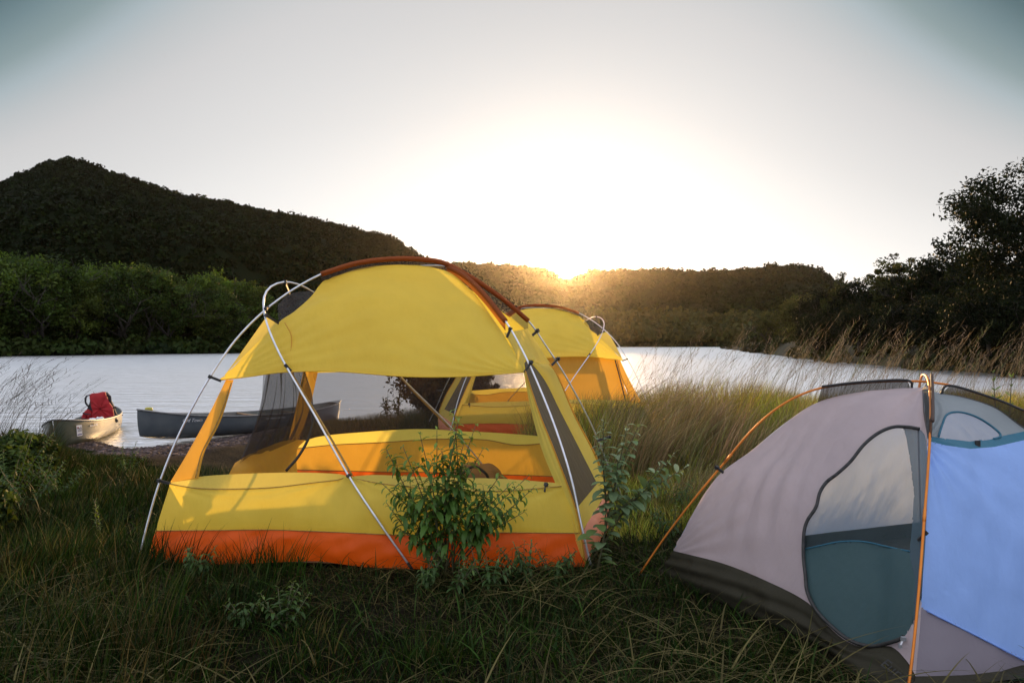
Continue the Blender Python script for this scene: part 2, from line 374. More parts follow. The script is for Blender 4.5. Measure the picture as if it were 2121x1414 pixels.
def canopy(name, pts, rad, nq, qs, cols, seed, mat, label):
    """a wood as one mass: per crown nq leaf-clump faces spread over an uneven ellipsoid"""
    r = np.random.default_rng(seed); n = len(pts)
    R0 = rad * (0.6 + .8 * r.random(n)); H0 = R0 * (.8 + .5 * r.random(n))
    d = r.normal(size=(n, nq, 3)); d /= np.linalg.norm(d, axis=2)[..., None]; d[..., 2] = np.abs(d[..., 2]) * 1.1 - .25
    rr = (.72 + .36 * r.random((n, nq, 1)))
    lob = 1 + .22 * np.sin(d[..., 0:1] * 5 + r.random((n, 1, 1)) * 6) * np.sin(d[..., 2:3] * 6 + r.random((n, 1, 1)) * 6)
    c = pts[:, None] + d * rr * lob * np.stack([R0, R0, H0], -1)[:, None] + np.array([0, 0, 1]) * (H0 * .45)[:, None, None]
    nn = d + .55 * r.normal(size=d.shape); nn /= np.linalg.norm(nn, axis=2)[..., None]
    a = np.cross(nn, r.normal(size=d.shape)); a /= np.linalg.norm(a, axis=2)[..., None]; b = np.cross(nn, a)
    s = qs * (.6 + .8 * r.random((n, nq, 1)))
    V = np.stack([c - a * s - b * s * .7, c + a * s - b * s * .5, c + a * s * .8 + b * s, c - a * s * .7 + b * s * .8], 2).reshape(-1, 3)
    ci = cols[r.integers(0, len(cols), n)] * (.65 + .7 * r.random((n, 1)))
    cv = ci[:, None] * (.8 + .4 * r.random((n, nq, 1)))
    C = np.repeat(cv.reshape(-1, 3), 4, 0)
    o = mk(name, V, np.arange(len(V)).reshape(-1, 4), mat, col=C, smooth=False); tag(o, label, 'woodland', kind='stuff'); return o
one = lambda c: (lambda p: np.full_like(np.asarray(p, float), c))
YA0 = lambda p: np.interp(p, [-900, 0, 490, 900, 1100], [70, 88, 112, 165, 200]) + 2
SIL_A = [(-900, 520), (-400, 450), (-150, 405), (0, 383), (60, 360), (100, 342), (140, 332), (185, 342), (230, 358), (300, 380), (370, 402), (430, 412), (500, 425), (600, 445), (700, 468), (760, 482), (810, 492), (850, 516), (900, 548), (960, 585), (1050, 640), (1150, 700)]
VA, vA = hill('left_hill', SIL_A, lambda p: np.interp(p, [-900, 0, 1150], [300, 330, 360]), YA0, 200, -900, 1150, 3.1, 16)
SIL_B = [(300, 560), (800, 540), (940, 549), (1060, 552), (1120, 556), (1146, 566), (1160, 578), (1178, 580), (1196, 571), (1230, 562), (1330, 561), (1450, 562), (1530, 559), (1600, 551), (1650, 549), (1690, 554), (1715, 572), (1760, 610), (1850, 640), (2100, 610), (2600, 560)]  # mid-crest notch shaped to stand in for the sun's bloom
YB0 = lambda p: np.interp(p, [300, 1000, 1500, 1700, 2600], [225, 235, 250, 250, 200])
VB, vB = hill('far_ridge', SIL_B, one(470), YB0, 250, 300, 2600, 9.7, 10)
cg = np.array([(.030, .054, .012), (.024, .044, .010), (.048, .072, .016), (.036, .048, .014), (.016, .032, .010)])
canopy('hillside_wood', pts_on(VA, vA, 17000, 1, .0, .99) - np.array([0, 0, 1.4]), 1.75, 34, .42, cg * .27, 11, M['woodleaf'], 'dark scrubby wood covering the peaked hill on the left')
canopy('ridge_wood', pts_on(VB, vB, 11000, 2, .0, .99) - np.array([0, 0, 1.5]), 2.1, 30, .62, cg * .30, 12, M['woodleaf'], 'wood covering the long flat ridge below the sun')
def crest_trees():
    r = np.random.default_rng(5)
    def row(V, v, n, jit):
        k = int(np.argmin(abs(v - 1))); j = r.integers(0, V.shape[1] - 1, n); f = r.random((n, 1))
        p = V[k, j] * (1 - f) + V[k, j + 1] * f; p = p + np.array([0, 1, 0]) * r.normal(size=(n, 1)) * jit; return p
    return row(VA, vA, 380, 2), row(VB, vB, 420, 3)
ra, rb = crest_trees()
canopy('crest_trees', np.vstack([ra, rb]) - np.array([0, 0, 2.6]), 1.7, 50, .5, cg * .8, 13, M['woodleaf'], 'thin line of scrub trees along the tops of the hills')

# right bank, a low tongue of land across the water
YR0 = lambda p: np.interp(p, [1480, 1500, 1560, 1620, 1700, 1850, 2000, 2121, 2600], [192, 180, 118, 88, 65, 50, 42, 36, 26])
def bank():
    pxs = np.linspace(1488, 2700, 90); ts = np.linspace(0, 1, 24); V = np.zeros((24, 90, 3))
    for k, t in enumerate(ts):
        Y = YR0(pxs) + t * (.25 * YR0(pxs) + 28) * np.clip((pxs - 1488) / 80, .05, 1)
        V[k, :, 0] = px2t(pxs) * Y; V[k, :, 1] = Y; V[k, :, 2] = WL - .3 + 2.0 * sm(0, .35, t) * np.clip((pxs - 1488) / 60, 0, 1) + .25 * nz2(V[k, :, 0], Y, .3)* sm(0, .2, t)
    m = pmat('bank_soil', (.03, .028, .014), (.05, .045, .02), .4, .95)
    tag(mk('far_bank', V.reshape(-1, 3), gridF(90, 24), m), kind='structure')
    return V, ts
VR, tR = bank()
canopy('bank_brush', pts_on(VR, tR, 420, 3, .0, .9), .9, 60, .16, np.array([(.022, .030, .009), (.016, .024, .007), (.03, .028, .013)]), 14, M['leaf'], 'low brush growing along the water line of the right bank')
# left shore brush
def shore_line(Yf, a, b, n, seed, dz=0):
    r = np.random.default_rng(seed); p = a + (b - a) * r.random(n); Y = Yf(p) + 3 * r.random(n); return np.stack([px2t(p) * Y, Y, np.full(n, WL + dz)], 1)
canopy('shore_brush', shore_line(YA0, -500, 1050, 620, 6), 1.2, 60, .26, cg * .9, 15, M['leaf'], 'dense low brush at the water line below the left hill')
canopy('far_shore_wood', np.vstack([shore_line(YB0, 900, 1600, 420, 8, 2.0) + np.array([0, 4, 0]), shore_line(YB0, 900, 1600, 300, 9, 5) + np.array([0, 14, 2])]), 3.2, 60, .7, np.array([(.06, .065, .02), (.045, .055, .018), (.075, .07, .022)]), 16, M['leaf'], 'wood standing at the far water line under the ridge')

# ------------------------------------------------------------------ trees
def make_tree(H, Wd, seed, leaf=.2, nclu=70, per=60, base=.18, cols=None, open_=.0, mat=None, tall=1.0):
    """returns (crown mesh, trunk mesh); local coords, base at origin"""
    r = np.random.default_rng(seed); mb = MB(); tips = []
    def limb(p, d, L, rad, lvl):
        n = 5; pts = [p]
        for i in range(n):
            d = d + r.normal(size=3) * .16 + np.array([0, 0, .05]); d /= np.linalg.norm(d); pts.append(pts[-1] + d * L / n)
        mb.tube(pts, np.linspace(rad, rad * .45, n + 1), 6 if lvl < 2 else 4)
        if lvl >= 1: tips.extend([pts[-1], pts[-2], pts[3]])
        if lvl < 3:
            for k in range(4 if lvl == 0 else 3):
                q = pts[r.integers(2, n + 1)]; a = r.random() * 6.283
                nd = d * .55 + np.array([math.cos(a), math.sin(a), .25]) * (.75 if lvl else .8)
                limb(np.array(q), nd / np.linalg.norm(nd), L * (.62 + .15 * r.random()), rad * .5, lvl + 1)
    nst = 1 if tall > 1.2 else 2
    for s in range(nst):
        a = r.random() * 6.28; d = np.array([math.cos(a) * .22, math.sin(a) * .22, 1.]); limb(np.zeros(3), d / np.linalg.norm(d), H * .48, H * .022 + .03, 0)
    tips = np.array(tips)
    # fit tips to the crown
    mn, mx = tips.min(0), tips.max(0)
    crown_c = np.array([0, 0, H * (base + 1) / 2])
    sel = tips[r.choice(len(tips), min(nclu, len(tips)), replace=False)]
    extra = r.normal(size=(nclu, 3)); extra /= np.linalg.norm(extra, axis=1)[:, None]
    extra = crown_c + extra * (.45 + .5 * r.random((nclu, 1))) * np.array([Wd / 2, Wd / 2, H * (1 - base) / 2])
    ctr = np.vstack([sel, extra])
    q = (ctr - crown_c) / np.array([Wd / 2, Wd / 2, H * (1 - base) / 2]); ql = np.linalg.norm(q, axis=1)
    ctr = crown_c + (ctr - crown_c) / np.maximum(1, ql)[:, None]
    n = len(ctr); cr = Wd * (.07 + .10 * r.random(n)) * (1 - open_ * .4)
    d = r.normal(size=(n, per, 3)); d /= np.linalg.norm(d, axis=2)[..., None]
    c = ctr[:, None] + d * (cr[:, None] * (.45 + .75 * r.random((n, per))))[..., None] * np.array([1, 1, .75])
    nn = d * .6 + .8 * r.normal(size=d.shape); nn /= np.linalg.norm(nn, axis=2)[..., None]
    a = np.cross(nn, r.normal(size=d.shape)); a /= np.linalg.norm(a, axis=2)[..., None]; b = np.cross(nn, a)
    s = leaf * (.5 + .8 * r.random((n, per, 1)))
    V = np.stack([c - a * s, c - b * s * .45, c + a * s, c + b * s * .45], 2).reshape(-1, 3)
    cols = cols if cols is not None else np.array([(.075, .115, .020), (.095, .135, .026), (.055, .09, .018)])
    cc = cols[r.integers(0, len(cols), n)] * (.45 + 1.1 * r.random((n, 1)))
    C = np.repeat((cc[:, None] * (.75 + .5 * r.random((n, per, 1)))).reshape(-1, 3), 4, 0)
    crown = mk('crown', V, np.arange(len(V)).reshape(-1, 4), mat or M['leaf'], col=C, smooth=False)
    trunk = mb.build('trunk', M['bark'])
    cm, tm = crown.data, trunk.data
    bpy.data.objects.remove(crown); bpy.data.objects.remove(trunk)
    return cm, tm
def tree(name, meshes, loc, s, rz, label, cat='tree', group=None, sz=1.):
    root = empty(name, loc, label, cat, group); root.rotation_euler.z = rz
    for nm, me in (('crown', meshes[0]), ('trunk', meshes[1])):
        o = bpy.data.objects.new(nm, me); COL.objects.link(o); o.parent = root
    root.scale = (s, s, s * sz); return root
LK = .72
LC = [[(.09, .15, .022), (.12, .18, .03), (.065, .11, .02)], [(.05, .09, .018), (.07, .11, .02), (.04, .07, .014)], [(.12, .16, .03), (.10, .13, .03), (.07, .10, .02)], [(.035, .065, .016), (.05, .08, .02), (.03, .05, .012)], [(.08, .13, .022), (.055, .095, .018), (.10, .14, .03)]]
Lv = [make_tree(12, 8.2, 20 + k, .24, 80, 70, .06, np.array(LC[k]) * LK) for k in range(5)]
lt = []
r_ = np.random.default_rng(44)
for k in range(40):
    px = -60 + k * 21 + r_.normal() * 6 if k < 26 else (20 + (k - 26) * 70 if k < 34 else -100 - (k - 34) * 38)
    back = 26 <= k < 34
    Y = float(YA0(px)) + (3 + 5 * r_.random() if not back else 16)
    top = np.interp(px, [-100, 0, 60, 150, 220, 350, 450, 540, 640, 800], [500, 512, 505, 560, 545, 560, 585, 580, 640, 660]) + r_.normal() * 17 + (-8 if back else 10)
    lt.append((px, Y, top))
lt.sort()
for k, (px, Y, top) in enumerate(lt):
    H = (CY - top) / F * Y + CZ - WL
    s = H / 12.2; p = P(px, 700, Y)
    tree('shore_tree', Lv[(k * 3 + k // 5) % 5], (p.x, Y, WL), s, k * 1.9, 'bushy green tree in the row along the left shore below the hill', 'tree', 'trees along the left shore', sz=1.0)
# individual labels for the shore trees by where they stand
def label_shore():
    obs = [o for o in COL.objects if o.name.startswith('shore_tree')]
    obs.sort(key=lambda o: o.location.x / o.location.y)
    n = len(obs)
    for i, o in enumerate(obs):
        o['label'] = 'bushy green tree in the row along the left shore below the peaked hill'
label_shore()
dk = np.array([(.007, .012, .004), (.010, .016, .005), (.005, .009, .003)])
gk = np.array([(.045, .055, .016), (.06, .06, .018), (.035, .045, .014)])
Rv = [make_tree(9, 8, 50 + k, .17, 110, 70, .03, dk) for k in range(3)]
Ro = make_tree(10, 5.0, 61, .15, 60, 60, .30, gk, open_=.5, tall=1.5)
Rg = make_tree(12, 10, 62, .22, 90, 70, .04, gk)
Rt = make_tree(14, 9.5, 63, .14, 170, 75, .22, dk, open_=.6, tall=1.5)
RIGHT = [ # px, Y, top py, variant, width factor, label
 (1592, 118, 640, 'g', .9, 'small round tree at the tip of the right bank'),
 (1655, 92, 604, 'g', 1.0, 'olive tree near the waterline where the right bank begins'),
 (1705, 84, 598, 0, 1.0, 'dark bushy tree in front of the end of the far ridge'),
 (1745, 80, 553, 'o', .9, 'slender feathery tree at the left end of the dark grove'),
 (1790, 76, 575, 1, 1.0, 'dark rounded tree between two feathery treetops on the right bank'),
 (1852, 70, 512, 'o', 1.2, 'tall feathery open crowned tree rising above the middle of the grove'),
 (1862, 74, 560, 2, 1.1, 'broad dark tree standing below the tall feathery crown'),
 (1905, 66, 560, 0, 1.0, 'low dark tree right of the feathery crowned tree'),
 (1955, 60, 502, 1, .9, 'dense pointed dark tree with a ragged top right of the gap in the grove'),
 (2020, 56, 480, 'o', .8, 'thin dark tree just left of the tallest tree'),
 (2035, 56, 520, 2, 1.1, 'bulky dark tree at the foot of the tallest tree'),
 (2098, 46, 325, 't', 1.0, 'tallest tree, open branched, at the right edge of the picture'),
 (2110, 52, 552, 0, 1.3, 'black mass of a tree behind the tallest tree at the right edge'),
 (2200, 44, 500, 1, 1.2, 'dark tree cut off by the right edge of the picture'),
 (1690, 68, 640, 1, .9, 'low dark tree hanging over the water under the grove'),
 (1780, 60, 625, 2, 1.1, 'wide dark shrub like tree by the water below the feathery treetops'),
 (1870, 54, 620, 0, 1.2, 'wide dark tree at the water edge in the middle of the right bank'),
 (1960, 49, 600, 1, 1.2, 'wide dark tree at the water edge right of the middle of the bank'),
 (2050, 43, 575, 2, 1.2, 'wide dark tree at the water edge near the right end'),
 (2140, 40, 560, 0, 1.2, 'wide dark tree at the water edge cut by the picture edge'),
]
for k, (px, Y, top, v, wf, lab) in enumerate(RIGHT):
    me, H0, = {'o': (Ro, 10), 't': (Rt, 14), 'g': (Rg, 12)}.get(v, (Rv[v] if isinstance(v, int) else None, 9))
    z0 = WL + (.2 if Y < YR0(px) + 2 else 1.0)
    s = ((CY - top) / F * Y + CZ - z0) / (H0 * 1.0); p = P(px, 700, Y)
    t = tree('bank_tree', me, (p.x, Y, z0), s, k * 2.3, lab, 'tree', 'trees of the dark grove on the right bank'); t.scale[0] *= wf; t.scale[1] *= wf

# ------------------------------------------------------------------ yellow tent
def clip(a, b, w=.012, name='clip', root=None):
    a, b = P(*a), P(*b); mb = MB(); d = (b - a); L = d.length; q = d.to_track_quat('X', 'Z').to_matrix()
    mb.box((a + b) / 2, L, .006, w * 1.5, q)
    mb.box(a, w * 1.9, w * 1.9, w * 1.9, q)
    return mb.build(name, M['black'], root, smooth=False)
def yellow_tent():
    root = empty('yellow_tent', (-.8, 4.85, 0), 'large yellow dome tent with orange base and open netting windows, nearest on the left', 'tent', 'yellow dome tents with orange bases')
    y, ys, og = M['yellow'], M['yellow_single_lit'], M['orange']
    poleA = [(287, 1160, 4.12), (305, 1085, 4.16), (330, 1000, 4.2), (375, 890, 4.27), (435, 780, 4.35), (500, 690, 4.45), (580, 618, 4.55), (665, 568, 4.65), (740, 545, 4.72), (820, 536, 4.8), (880, 538, 4.87), (925, 547, 4.93), (985, 580, 5.0), (1045, 622, 5.08), (1094, 664, 5.15), (1130, 715, 5.2), (1175, 785, 5.27), (1225, 880, 5.4), (1262, 970, 5.55), (1292, 1036, 5.72)]
    poleB = [(1226, 1180, 3.97), (1205, 1090, 4.0), (1183, 990, 4.07), (1150, 885, 4.2), (1112, 790, 4.35), (1080, 722, 4.45), (1047, 665, 4.56), (1003, 610, 4.7), (962, 571, 4.82), (925, 552, 4.95), (860, 552, 5.1), (780, 565, 5.3), (720, 600, 5.45), (660, 690, 5.6), (632, 790, 5.68), (612, 900, 5.72), (600, 1033, 5.75)]
    hoop = [(852, 1176, 3.94), (790, 1088, 3.95), (722, 985, 4.05), (652, 860, 4.15), (592, 757, 4.25), (562, 695, 4.33), (548, 650, 4.4), (547, 615, 4.48), (562, 593, 4.56), (590, 584, 4.65), (620, 590, 4.75), (645, 603, 4.87), (700, 640, 5.1), (770, 705, 5.35), (830, 780, 5.5), (920, 870, 5.62), (990, 950, 5.68), (1050, 1035, 5.72)]
    for nm, pl in (('pole', poleA), ('pole', poleB), ('pole', hoop)):
        o = tube(nm, PP(pl), .0066, M['pole'], root, 8, 90)
        tip = PP(pl)
        mb = MB()
        for e, f in ((tip[0], tip[1]), (tip[-1], tip[-2])):
            dd = (f - e).normalized(); tube('pole_tip', [e - dd * .02, e + dd * .035], .0085, M['black'], o, 8)
    # sleeves: rust coloured, pole inside
    def sleeve(pl, i0, i1, drop, dark):
        pts = PP(pl[i0:i1 + 1]); V = spl(pts, 40); w = np.interp(np.linspace(0, 1, 40), [0, .5, 1], drop)
        mb = MB(); mb.tube(V, .017, 10); mb.build('sleeve', M['sleeve'], root)
        low = V.copy(); low[:, 2] -= w; low[:, 1] -= .0
        G = np.stack([V + (V - low) * (-k / 4) for k in range(5)], 0)
        G[:, :, 1] -= .004
        sheet('sleeve_netting', G, dark, root)
    sleeve(poleA, 7, 14, (.045, .050, .085), M['darkmesh'])
    sleeve(poleB, 6, 9, (.06, .055, .04), M['sleeve'])
    # front canopy
    top = [(668, 583, 4.67), (740, 557, 4.73), (820, 549, 4.8), (885, 553, 4.86), (935, 567, 4.88), (985, 612, 4.75), (1015, 652, 4.65), (1043, 692, 4.55)]
    bot = [(455, 787, 4.36), (520, 779, 4.31), (590, 770, 4.27), (700, 769, 4.24), (840, 779, 4.21), (960, 779, 4.24), (1085, 770, 4.36)]
    lft = [(668, 583, 4.67), (640, 618, 4.62), (610, 645, 4.56), (577, 668, 4.5), (510, 732, 4.42), (455, 787, 4.36)]
    rgt = [(1043, 692, 4.55), (1066, 732, 4.45), (1085, 770, 4.36)]
    coons('front_canopy', top, bot, lft, rgt, y, root, nu=80, nv=56, bulge=.07, wr=.016, ws=2.6, seed=1, folds=lambda u, v: .007 * np.sin(26 * np.arctan2(1 - v + .03, u + .03)) * np.exp(-2.6 * np.hypot(u, 1 - v)) + .007 * np.sin(24 * np.arctan2(1 - v + .03, 1.03 - u)) * np.exp(-2.6 * np.hypot(1 - u, 1 - v)) + .005 * np.sin(22 * np.arctan2(v + .03, u + .03)) * np.exp(-3 * np.hypot(u, v)))
    tube('hem', [p + Vector((0, -.004, 0)) for p in PP(bot)], .0045, y, root, 6, 40)
    # rear canopy
    rb = [(640, 772, 5.62), (760, 770, 5.6), (900, 774, 5.58), (1090, 768, 5.5)]
    coons('rear_canopy', [(668, 583, 4.72), (740, 557, 4.80), (820, 549, 4.88), (900, 554, 4.95), (960, 590, 5.05), (1085, 678, 5.16)], rb, [(668, 583, 4.72), (650, 640, 5.2), (640, 772, 5.62)], [(1085, 678, 5.16), (1088, 720, 5.35), (1090, 768, 5.5)], y, root, nu=40, nv=26, bulge=-.05, wr=.01, seed=5)
    # left flank of the canopy, its lighter yellow stands in for sunlit cloth
    coons('side_canopy', [(555, 652, 4.80), (577, 668, 4.50)], [(460, 785, 4.42), (455, 787, 4.36)], [(555, 652, 4.80), (512, 712, 4.65), (460, 785, 4.42)], [(577, 668, 4.50), (510, 732, 4.42), (455, 787, 4.36)], ys, root, nu=8, nv=24, wr=.006)
    coons('side_netting', [(575, 632, 4.72), (600, 609, 4.8), (655, 601, 4.95)], [(577, 668, 4.52), (620, 640, 4.6), (645, 615, 4.66)], [(575, 632, 4.72), (577, 668, 4.52)], [(655, 601, 4.95), (645, 615, 4.66)], M['darkmesh'], root, nu=16, nv=8, wr=.01)
    # front left corner strip
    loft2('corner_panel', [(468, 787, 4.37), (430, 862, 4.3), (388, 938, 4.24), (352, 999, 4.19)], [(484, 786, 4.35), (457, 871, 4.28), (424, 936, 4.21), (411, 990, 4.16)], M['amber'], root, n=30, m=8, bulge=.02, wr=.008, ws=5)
    tube('zip', [p + Vector((0, -.012, 0)) for p in PP([(481, 792, 4.35), (453, 871, 4.28), (420, 936, 4.21), (407, 988, 4.16)])], .0035, M['webbing'], root, 6, 24)
    # front wall: top band, yellow wall, orange base
    T = [(352, 999, 4.19), (420, 986, 4.17), (520, 980, 4.14), (620, 978, 4.13), (700, 981, 4.12), (724, 986, 4.11), (780, 983, 4.12), (900, 988, 4.12), (1040, 991, 4.12), (1158, 1000, 4.1)]
    Sm = [(352, 1001, 4.18), (400, 1009, 4.13), (460, 1012, 4.1), (560, 1009, 4.08), (640, 1000, 4.07), (700, 993, 4.08), (724, 989, 4.10), (800, 1002, 4.07), (920, 1014, 4.06), (1040, 1016, 4.06), (1163, 1006, 4.08)]
    Yb = [(323, 1098, 4.12), (450, 1097, 4.05), (560, 1096, 4.02), (700, 1101, 3.99), (850, 1107, 3.98), (1000, 1102, 3.99), (1200, 1103, 4.03)]
    G_ = [(303, 1166, 4.1), (400, 1170, 4.05), (520, 1166, 4.03), (650, 1162, 4.02), (760, 1174, 3.98), (880, 1178, 3.95), (1000, 1176, 3.97), (1100, 1174, 3.98), (1212, 1173, 4.0)]
    coons('wall_band', T, Sm, T[:1] + Sm[:1], T[-1:] + Sm[-1:], ys, root, nu=80, nv=6)
    coons('front_wall', Sm, Yb, [(352, 1001, 4.18), (338, 1048, 4.15), (323, 1098, 4.12)], [(1163, 1006, 4.08), (1183, 1055, 4.05), (1200, 1103, 4.03)], y, root, nu=90, nv=26, bulge=.035, wr=.012, ws=4, seed=3, folds=lambda u, v: .012 * np.sin(13 * np.arctan2(v + .05, u - .46)) * np.exp(-5 * np.hypot((u - .46) * 1.6, v * .7)) + .008 * np.sin(20 * np.arctan2(v + .05, 1.02 - u)) * np.exp(-4 * np.hypot(1 - u, v)) + .004 * np.sin(150 * u) * np.exp(-((u - .34) / .05) ** 2) * v + .006 * np.sin(16 * np.arctan2(v + .05, u + .02)) * np.exp(-5 * np.hypot(u, v)))
    for c in (Sm, Yb): tube('seam', [p + Vector((0, -.006, 0)) for p in PP(c)], .003, M['webbing'], root, 6, 60)
    fl = lambda u, v: .010 * np.sin(u * 60 + 9 * v) * v * (1 - v) * 2
    coons('front_base', Yb, G_, [(323, 1098, 4.12), (303, 1166, 4.1)], [(1200, 1103, 4.03), (1212, 1173, 4.0)], og, root, nu=120, nv=18, bulge=.03, wr=.024, ws=6, seed=9, folds=fl)
    # rear wall
    rT = [(603, 925, 5.74), (660, 904, 5.72), (760, 894, 5.7), (870, 888, 5.68), (960, 893, 5.66), (1030, 896, 5.66), (1145, 905, 5.66)]
    rS = [(603, 930, 5.74), (690, 921, 5.72), (790, 916, 5.7), (900, 909, 5.68), (1000, 910, 5.66), (1070, 921, 5.66), (1145, 916, 5.66)]
    rY = [(600, 972, 5.78), (760, 976, 5.76), (900, 978, 5.75), (1150, 986, 5.74)]
    rG = [(600, 1033, 5.75), (1160, 1033, 5.75)]
    coons('wall_band', rT, rS, rT[:1] + rS[:1], rT[-1:] + rS[-1:], ys, root, nu=50, nv=5)
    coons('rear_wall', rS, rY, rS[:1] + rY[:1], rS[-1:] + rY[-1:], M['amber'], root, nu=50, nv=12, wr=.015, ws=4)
    coons('rear_base', rY, rG, rY[:1] + rG[:1], rY[-1:] + rG[-1:], og, root, nu=40, nv=6, wr=.01)
    tube('seam', PP(rS), .004, M['webbing'], root, 6, 50); tube('seam', PP(rY), .004, M['webbing'], root, 6, 30)
    coons('rear_netting', rb, rT, [rb[0], (620, 850, 5.7), rT[0]], [rb[-1], (1118, 840, 5.6), rT[-1]], M['rearmesh'], root, nu=20, nv=14, wr=.01)
    loft2('corner_panel', [(629, 764, 5.6), (612, 850, 5.66), (595, 922, 5.7)], [(660, 764, 5.62), (640, 850, 5.68), (618, 915, 5.73)], M['amber'], root, n=20, m=5, wr=.008)
    # front netting window, nearly clear
    coons('front_netting', [(480, 787, 4.37)] + bot[1:], T, [(480, 787, 4.37), (440, 880, 4.3), (352, 999, 4.19)], [(1085, 770, 4.36), (1120, 880, 4.2), (1158, 1000, 4.1)], M['clearmesh'], root, nu=24, nv=14)
    # bunched netting door on the left wall
    fd = lambda u, v: .035 * np.sin(u * 34 + 2 * v) * (.3 + .7 * v) * np.clip(4 * (1 - v), 0, 1)
    coons('side_door_netting', [(552, 772, 4.9), (632, 768, 5.5)], [(480, 985, 4.75), (602, 940, 5.45)], [(552, 772, 4.9), (536, 840, 4.88), (512, 910, 4.84), (480, 985, 4.75)], [(632, 768, 5.5), (648, 840, 5.5), (632, 890, 5.5), (602, 940, 5.45)], M['darkmesh'], root, nu=60, nv=20, folds=fd)
    coons('side_door_netting', [(545, 772, 4.95), (628, 768, 5.45)], [(500, 960, 4.8), (640, 900, 5.4)], [(545, 772, 4.95), (530, 860, 4.9), (500, 960, 4.8)], [(628, 768, 5.45), (655, 830, 5.45), (640, 900, 5.4)], M['darkmesh'], root, nu=50, nv=20, folds=lambda u, v: .03 * np.sin(u * 22 + 3 * v) * np.clip(4 * (1 - v), 0, 1))
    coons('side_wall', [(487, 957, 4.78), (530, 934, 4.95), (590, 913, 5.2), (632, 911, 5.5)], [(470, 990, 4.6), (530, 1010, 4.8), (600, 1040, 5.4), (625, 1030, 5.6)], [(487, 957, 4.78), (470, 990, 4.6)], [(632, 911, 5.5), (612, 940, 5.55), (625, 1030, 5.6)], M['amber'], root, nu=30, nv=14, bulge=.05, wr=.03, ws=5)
    loft2('side_wall', [(352, 1001, 4.2), (323, 1098, 4.14), (303, 1166, 4.12)], [(485, 985, 4.72), (490, 1020, 4.75), (500, 1100, 4.8)], y, root, n=16, m=14, wr=.01)
    # right wall
    E0 = [(1044, 690, 4.55), (1085, 771, 4.37)]; E1 = [(1092, 681, 5.12), (1118, 716, 5.1), (1146, 762, 5.08)]
    coons('right_canopy', [(1044, 690, 4.55), (1068, 685, 4.85), (1092, 681, 5.12)], [(1085, 771, 4.37), (1086, 750, 4.44), (1094, 742, 4.55), (1118, 756, 4.8), (1132, 774, 4.95), (1147, 764, 5.08)], [(1044, 690, 4.55), (1066, 732, 4.46), (1085, 771, 4.37)], E1, ys, root, nu=26, nv=20, wr=.006, folds=lambda u, v: .006 * np.sin(u * 40 + v * 4))
    M0 = [(1086, 752, 4.46), (1092, 780, 4.41), (1117, 852, 4.3), (1152, 940, 4.19), (1193, 1054, 4.09)]
    M1 = [(1094, 743, 4.56), (1130, 790, 4.82), (1160, 850, 4.9), (1200, 928, 4.9), (1237, 1001, 4.85)]
    loft2('right_netting', M0, M1, M['sidemesh'], root, n=30, m=12)
    E1b = [(1116, 752, 5.06), (1146, 764, 5.08), (1190, 862, 5.05), (1230, 938, 5.0), (1258, 1010, 4.97)]
    loft2('right_trim', [(1100, 746, 4.6)] + M1[1:], E1b, ys, root, n=34, m=8, wr=.006, bulge=.015)
    W1 = [(1085, 770, 4.35), (1098, 840, 4.26), (1122, 930, 4.17), (1158, 1020, 4.1), (1203, 1150, 4.0)]
    W2 = [(1088, 768, 4.36), (1116, 852, 4.24), (1151, 940, 4.14), (1193, 1056, 4.06), (1213, 1168, 3.99)]
    loft2('corner_panel', W1, W2, ys, root, n=40, m=9, bulge=.015, folds=lambda u, v: .008 * np.sin(u * 16 + v * 3) * np.sin(np.pi * u))
    tube('seam', [p + Vector((0, -.008, 0)) for p in PP(W2)], .004, M['amber'], root, 6, 40)
    tube('seam', [p + Vector((.004, -.004, 0)) for p in PP(E1b)], .006, M['amber'], root, 6, 40)
    loft2('right_wall', [(1193, 1054, 4.08), (1204, 1103, 4.04)], [(1237, 1001, 4.86), (1258, 1016, 4.97)], ys, root, n=8, m=20, wr=.01, ws=6)
    loft2('right_base', [(1204, 1103, 4.035), (1213, 1170, 3.99)], [(1258, 1016, 4.97), (1259, 1084, 4.96)], M['salmon'], root, n=10, m=26, bulge=.05, wr=.02, ws=6)
    loft2('right_wall', [(1092, 681, 5.13), (1146, 764, 5.1), (1200, 880, 5.05), (1258, 1016, 5.0), (1259, 1084, 4.99)], [(1090, 700, 5.2), (1090, 768, 5.5), (1120, 880, 5.6), (1150, 1000, 5.7), (1158, 1030, 5.74)], M['yellow'], root, n=20, m=8)
    # floor
    fp = [P(303, 1172, 4.1), P(852, 1180, 3.99), P(1213, 1172, 4.0), P(1259, 1085, 4.96), P(1158, 1034, 5.74), P(602, 1034, 5.75)]
    mk('tent_floor', [(p.x, p.y, .02) for p in fp], [[0, 1, 2, 3, 4, 5]], M['floor'], root, smooth=False)
    # webbing and clips
    tube('guy_webbing', PP([(598, 764, 4.3), (648, 845, 4.26), (690, 915, 4.2), (729, 984, 4.12)]), .006, M['webbing'], root, 6, 20)
    tube('guy_webbing', PP([(828, 780, 5.6), (880, 835, 5.62), (930, 885, 5.66)]), .007, M['webbing'], root, 6, 12)
    tube('strap', PP([(600, 768, 5.0), (640, 835, 5.1), (650, 862, 5.1), (640, 905, 5.0), (618, 945, 4.95), (592, 975, 4.9)]), .010, M['black'], root, 6, 24)
    tube('strap', PP([(590, 668, 4.4), (604, 700, 4.35), (598, 760, 4.3)]), .003, M['amber'], root, 6, 14)
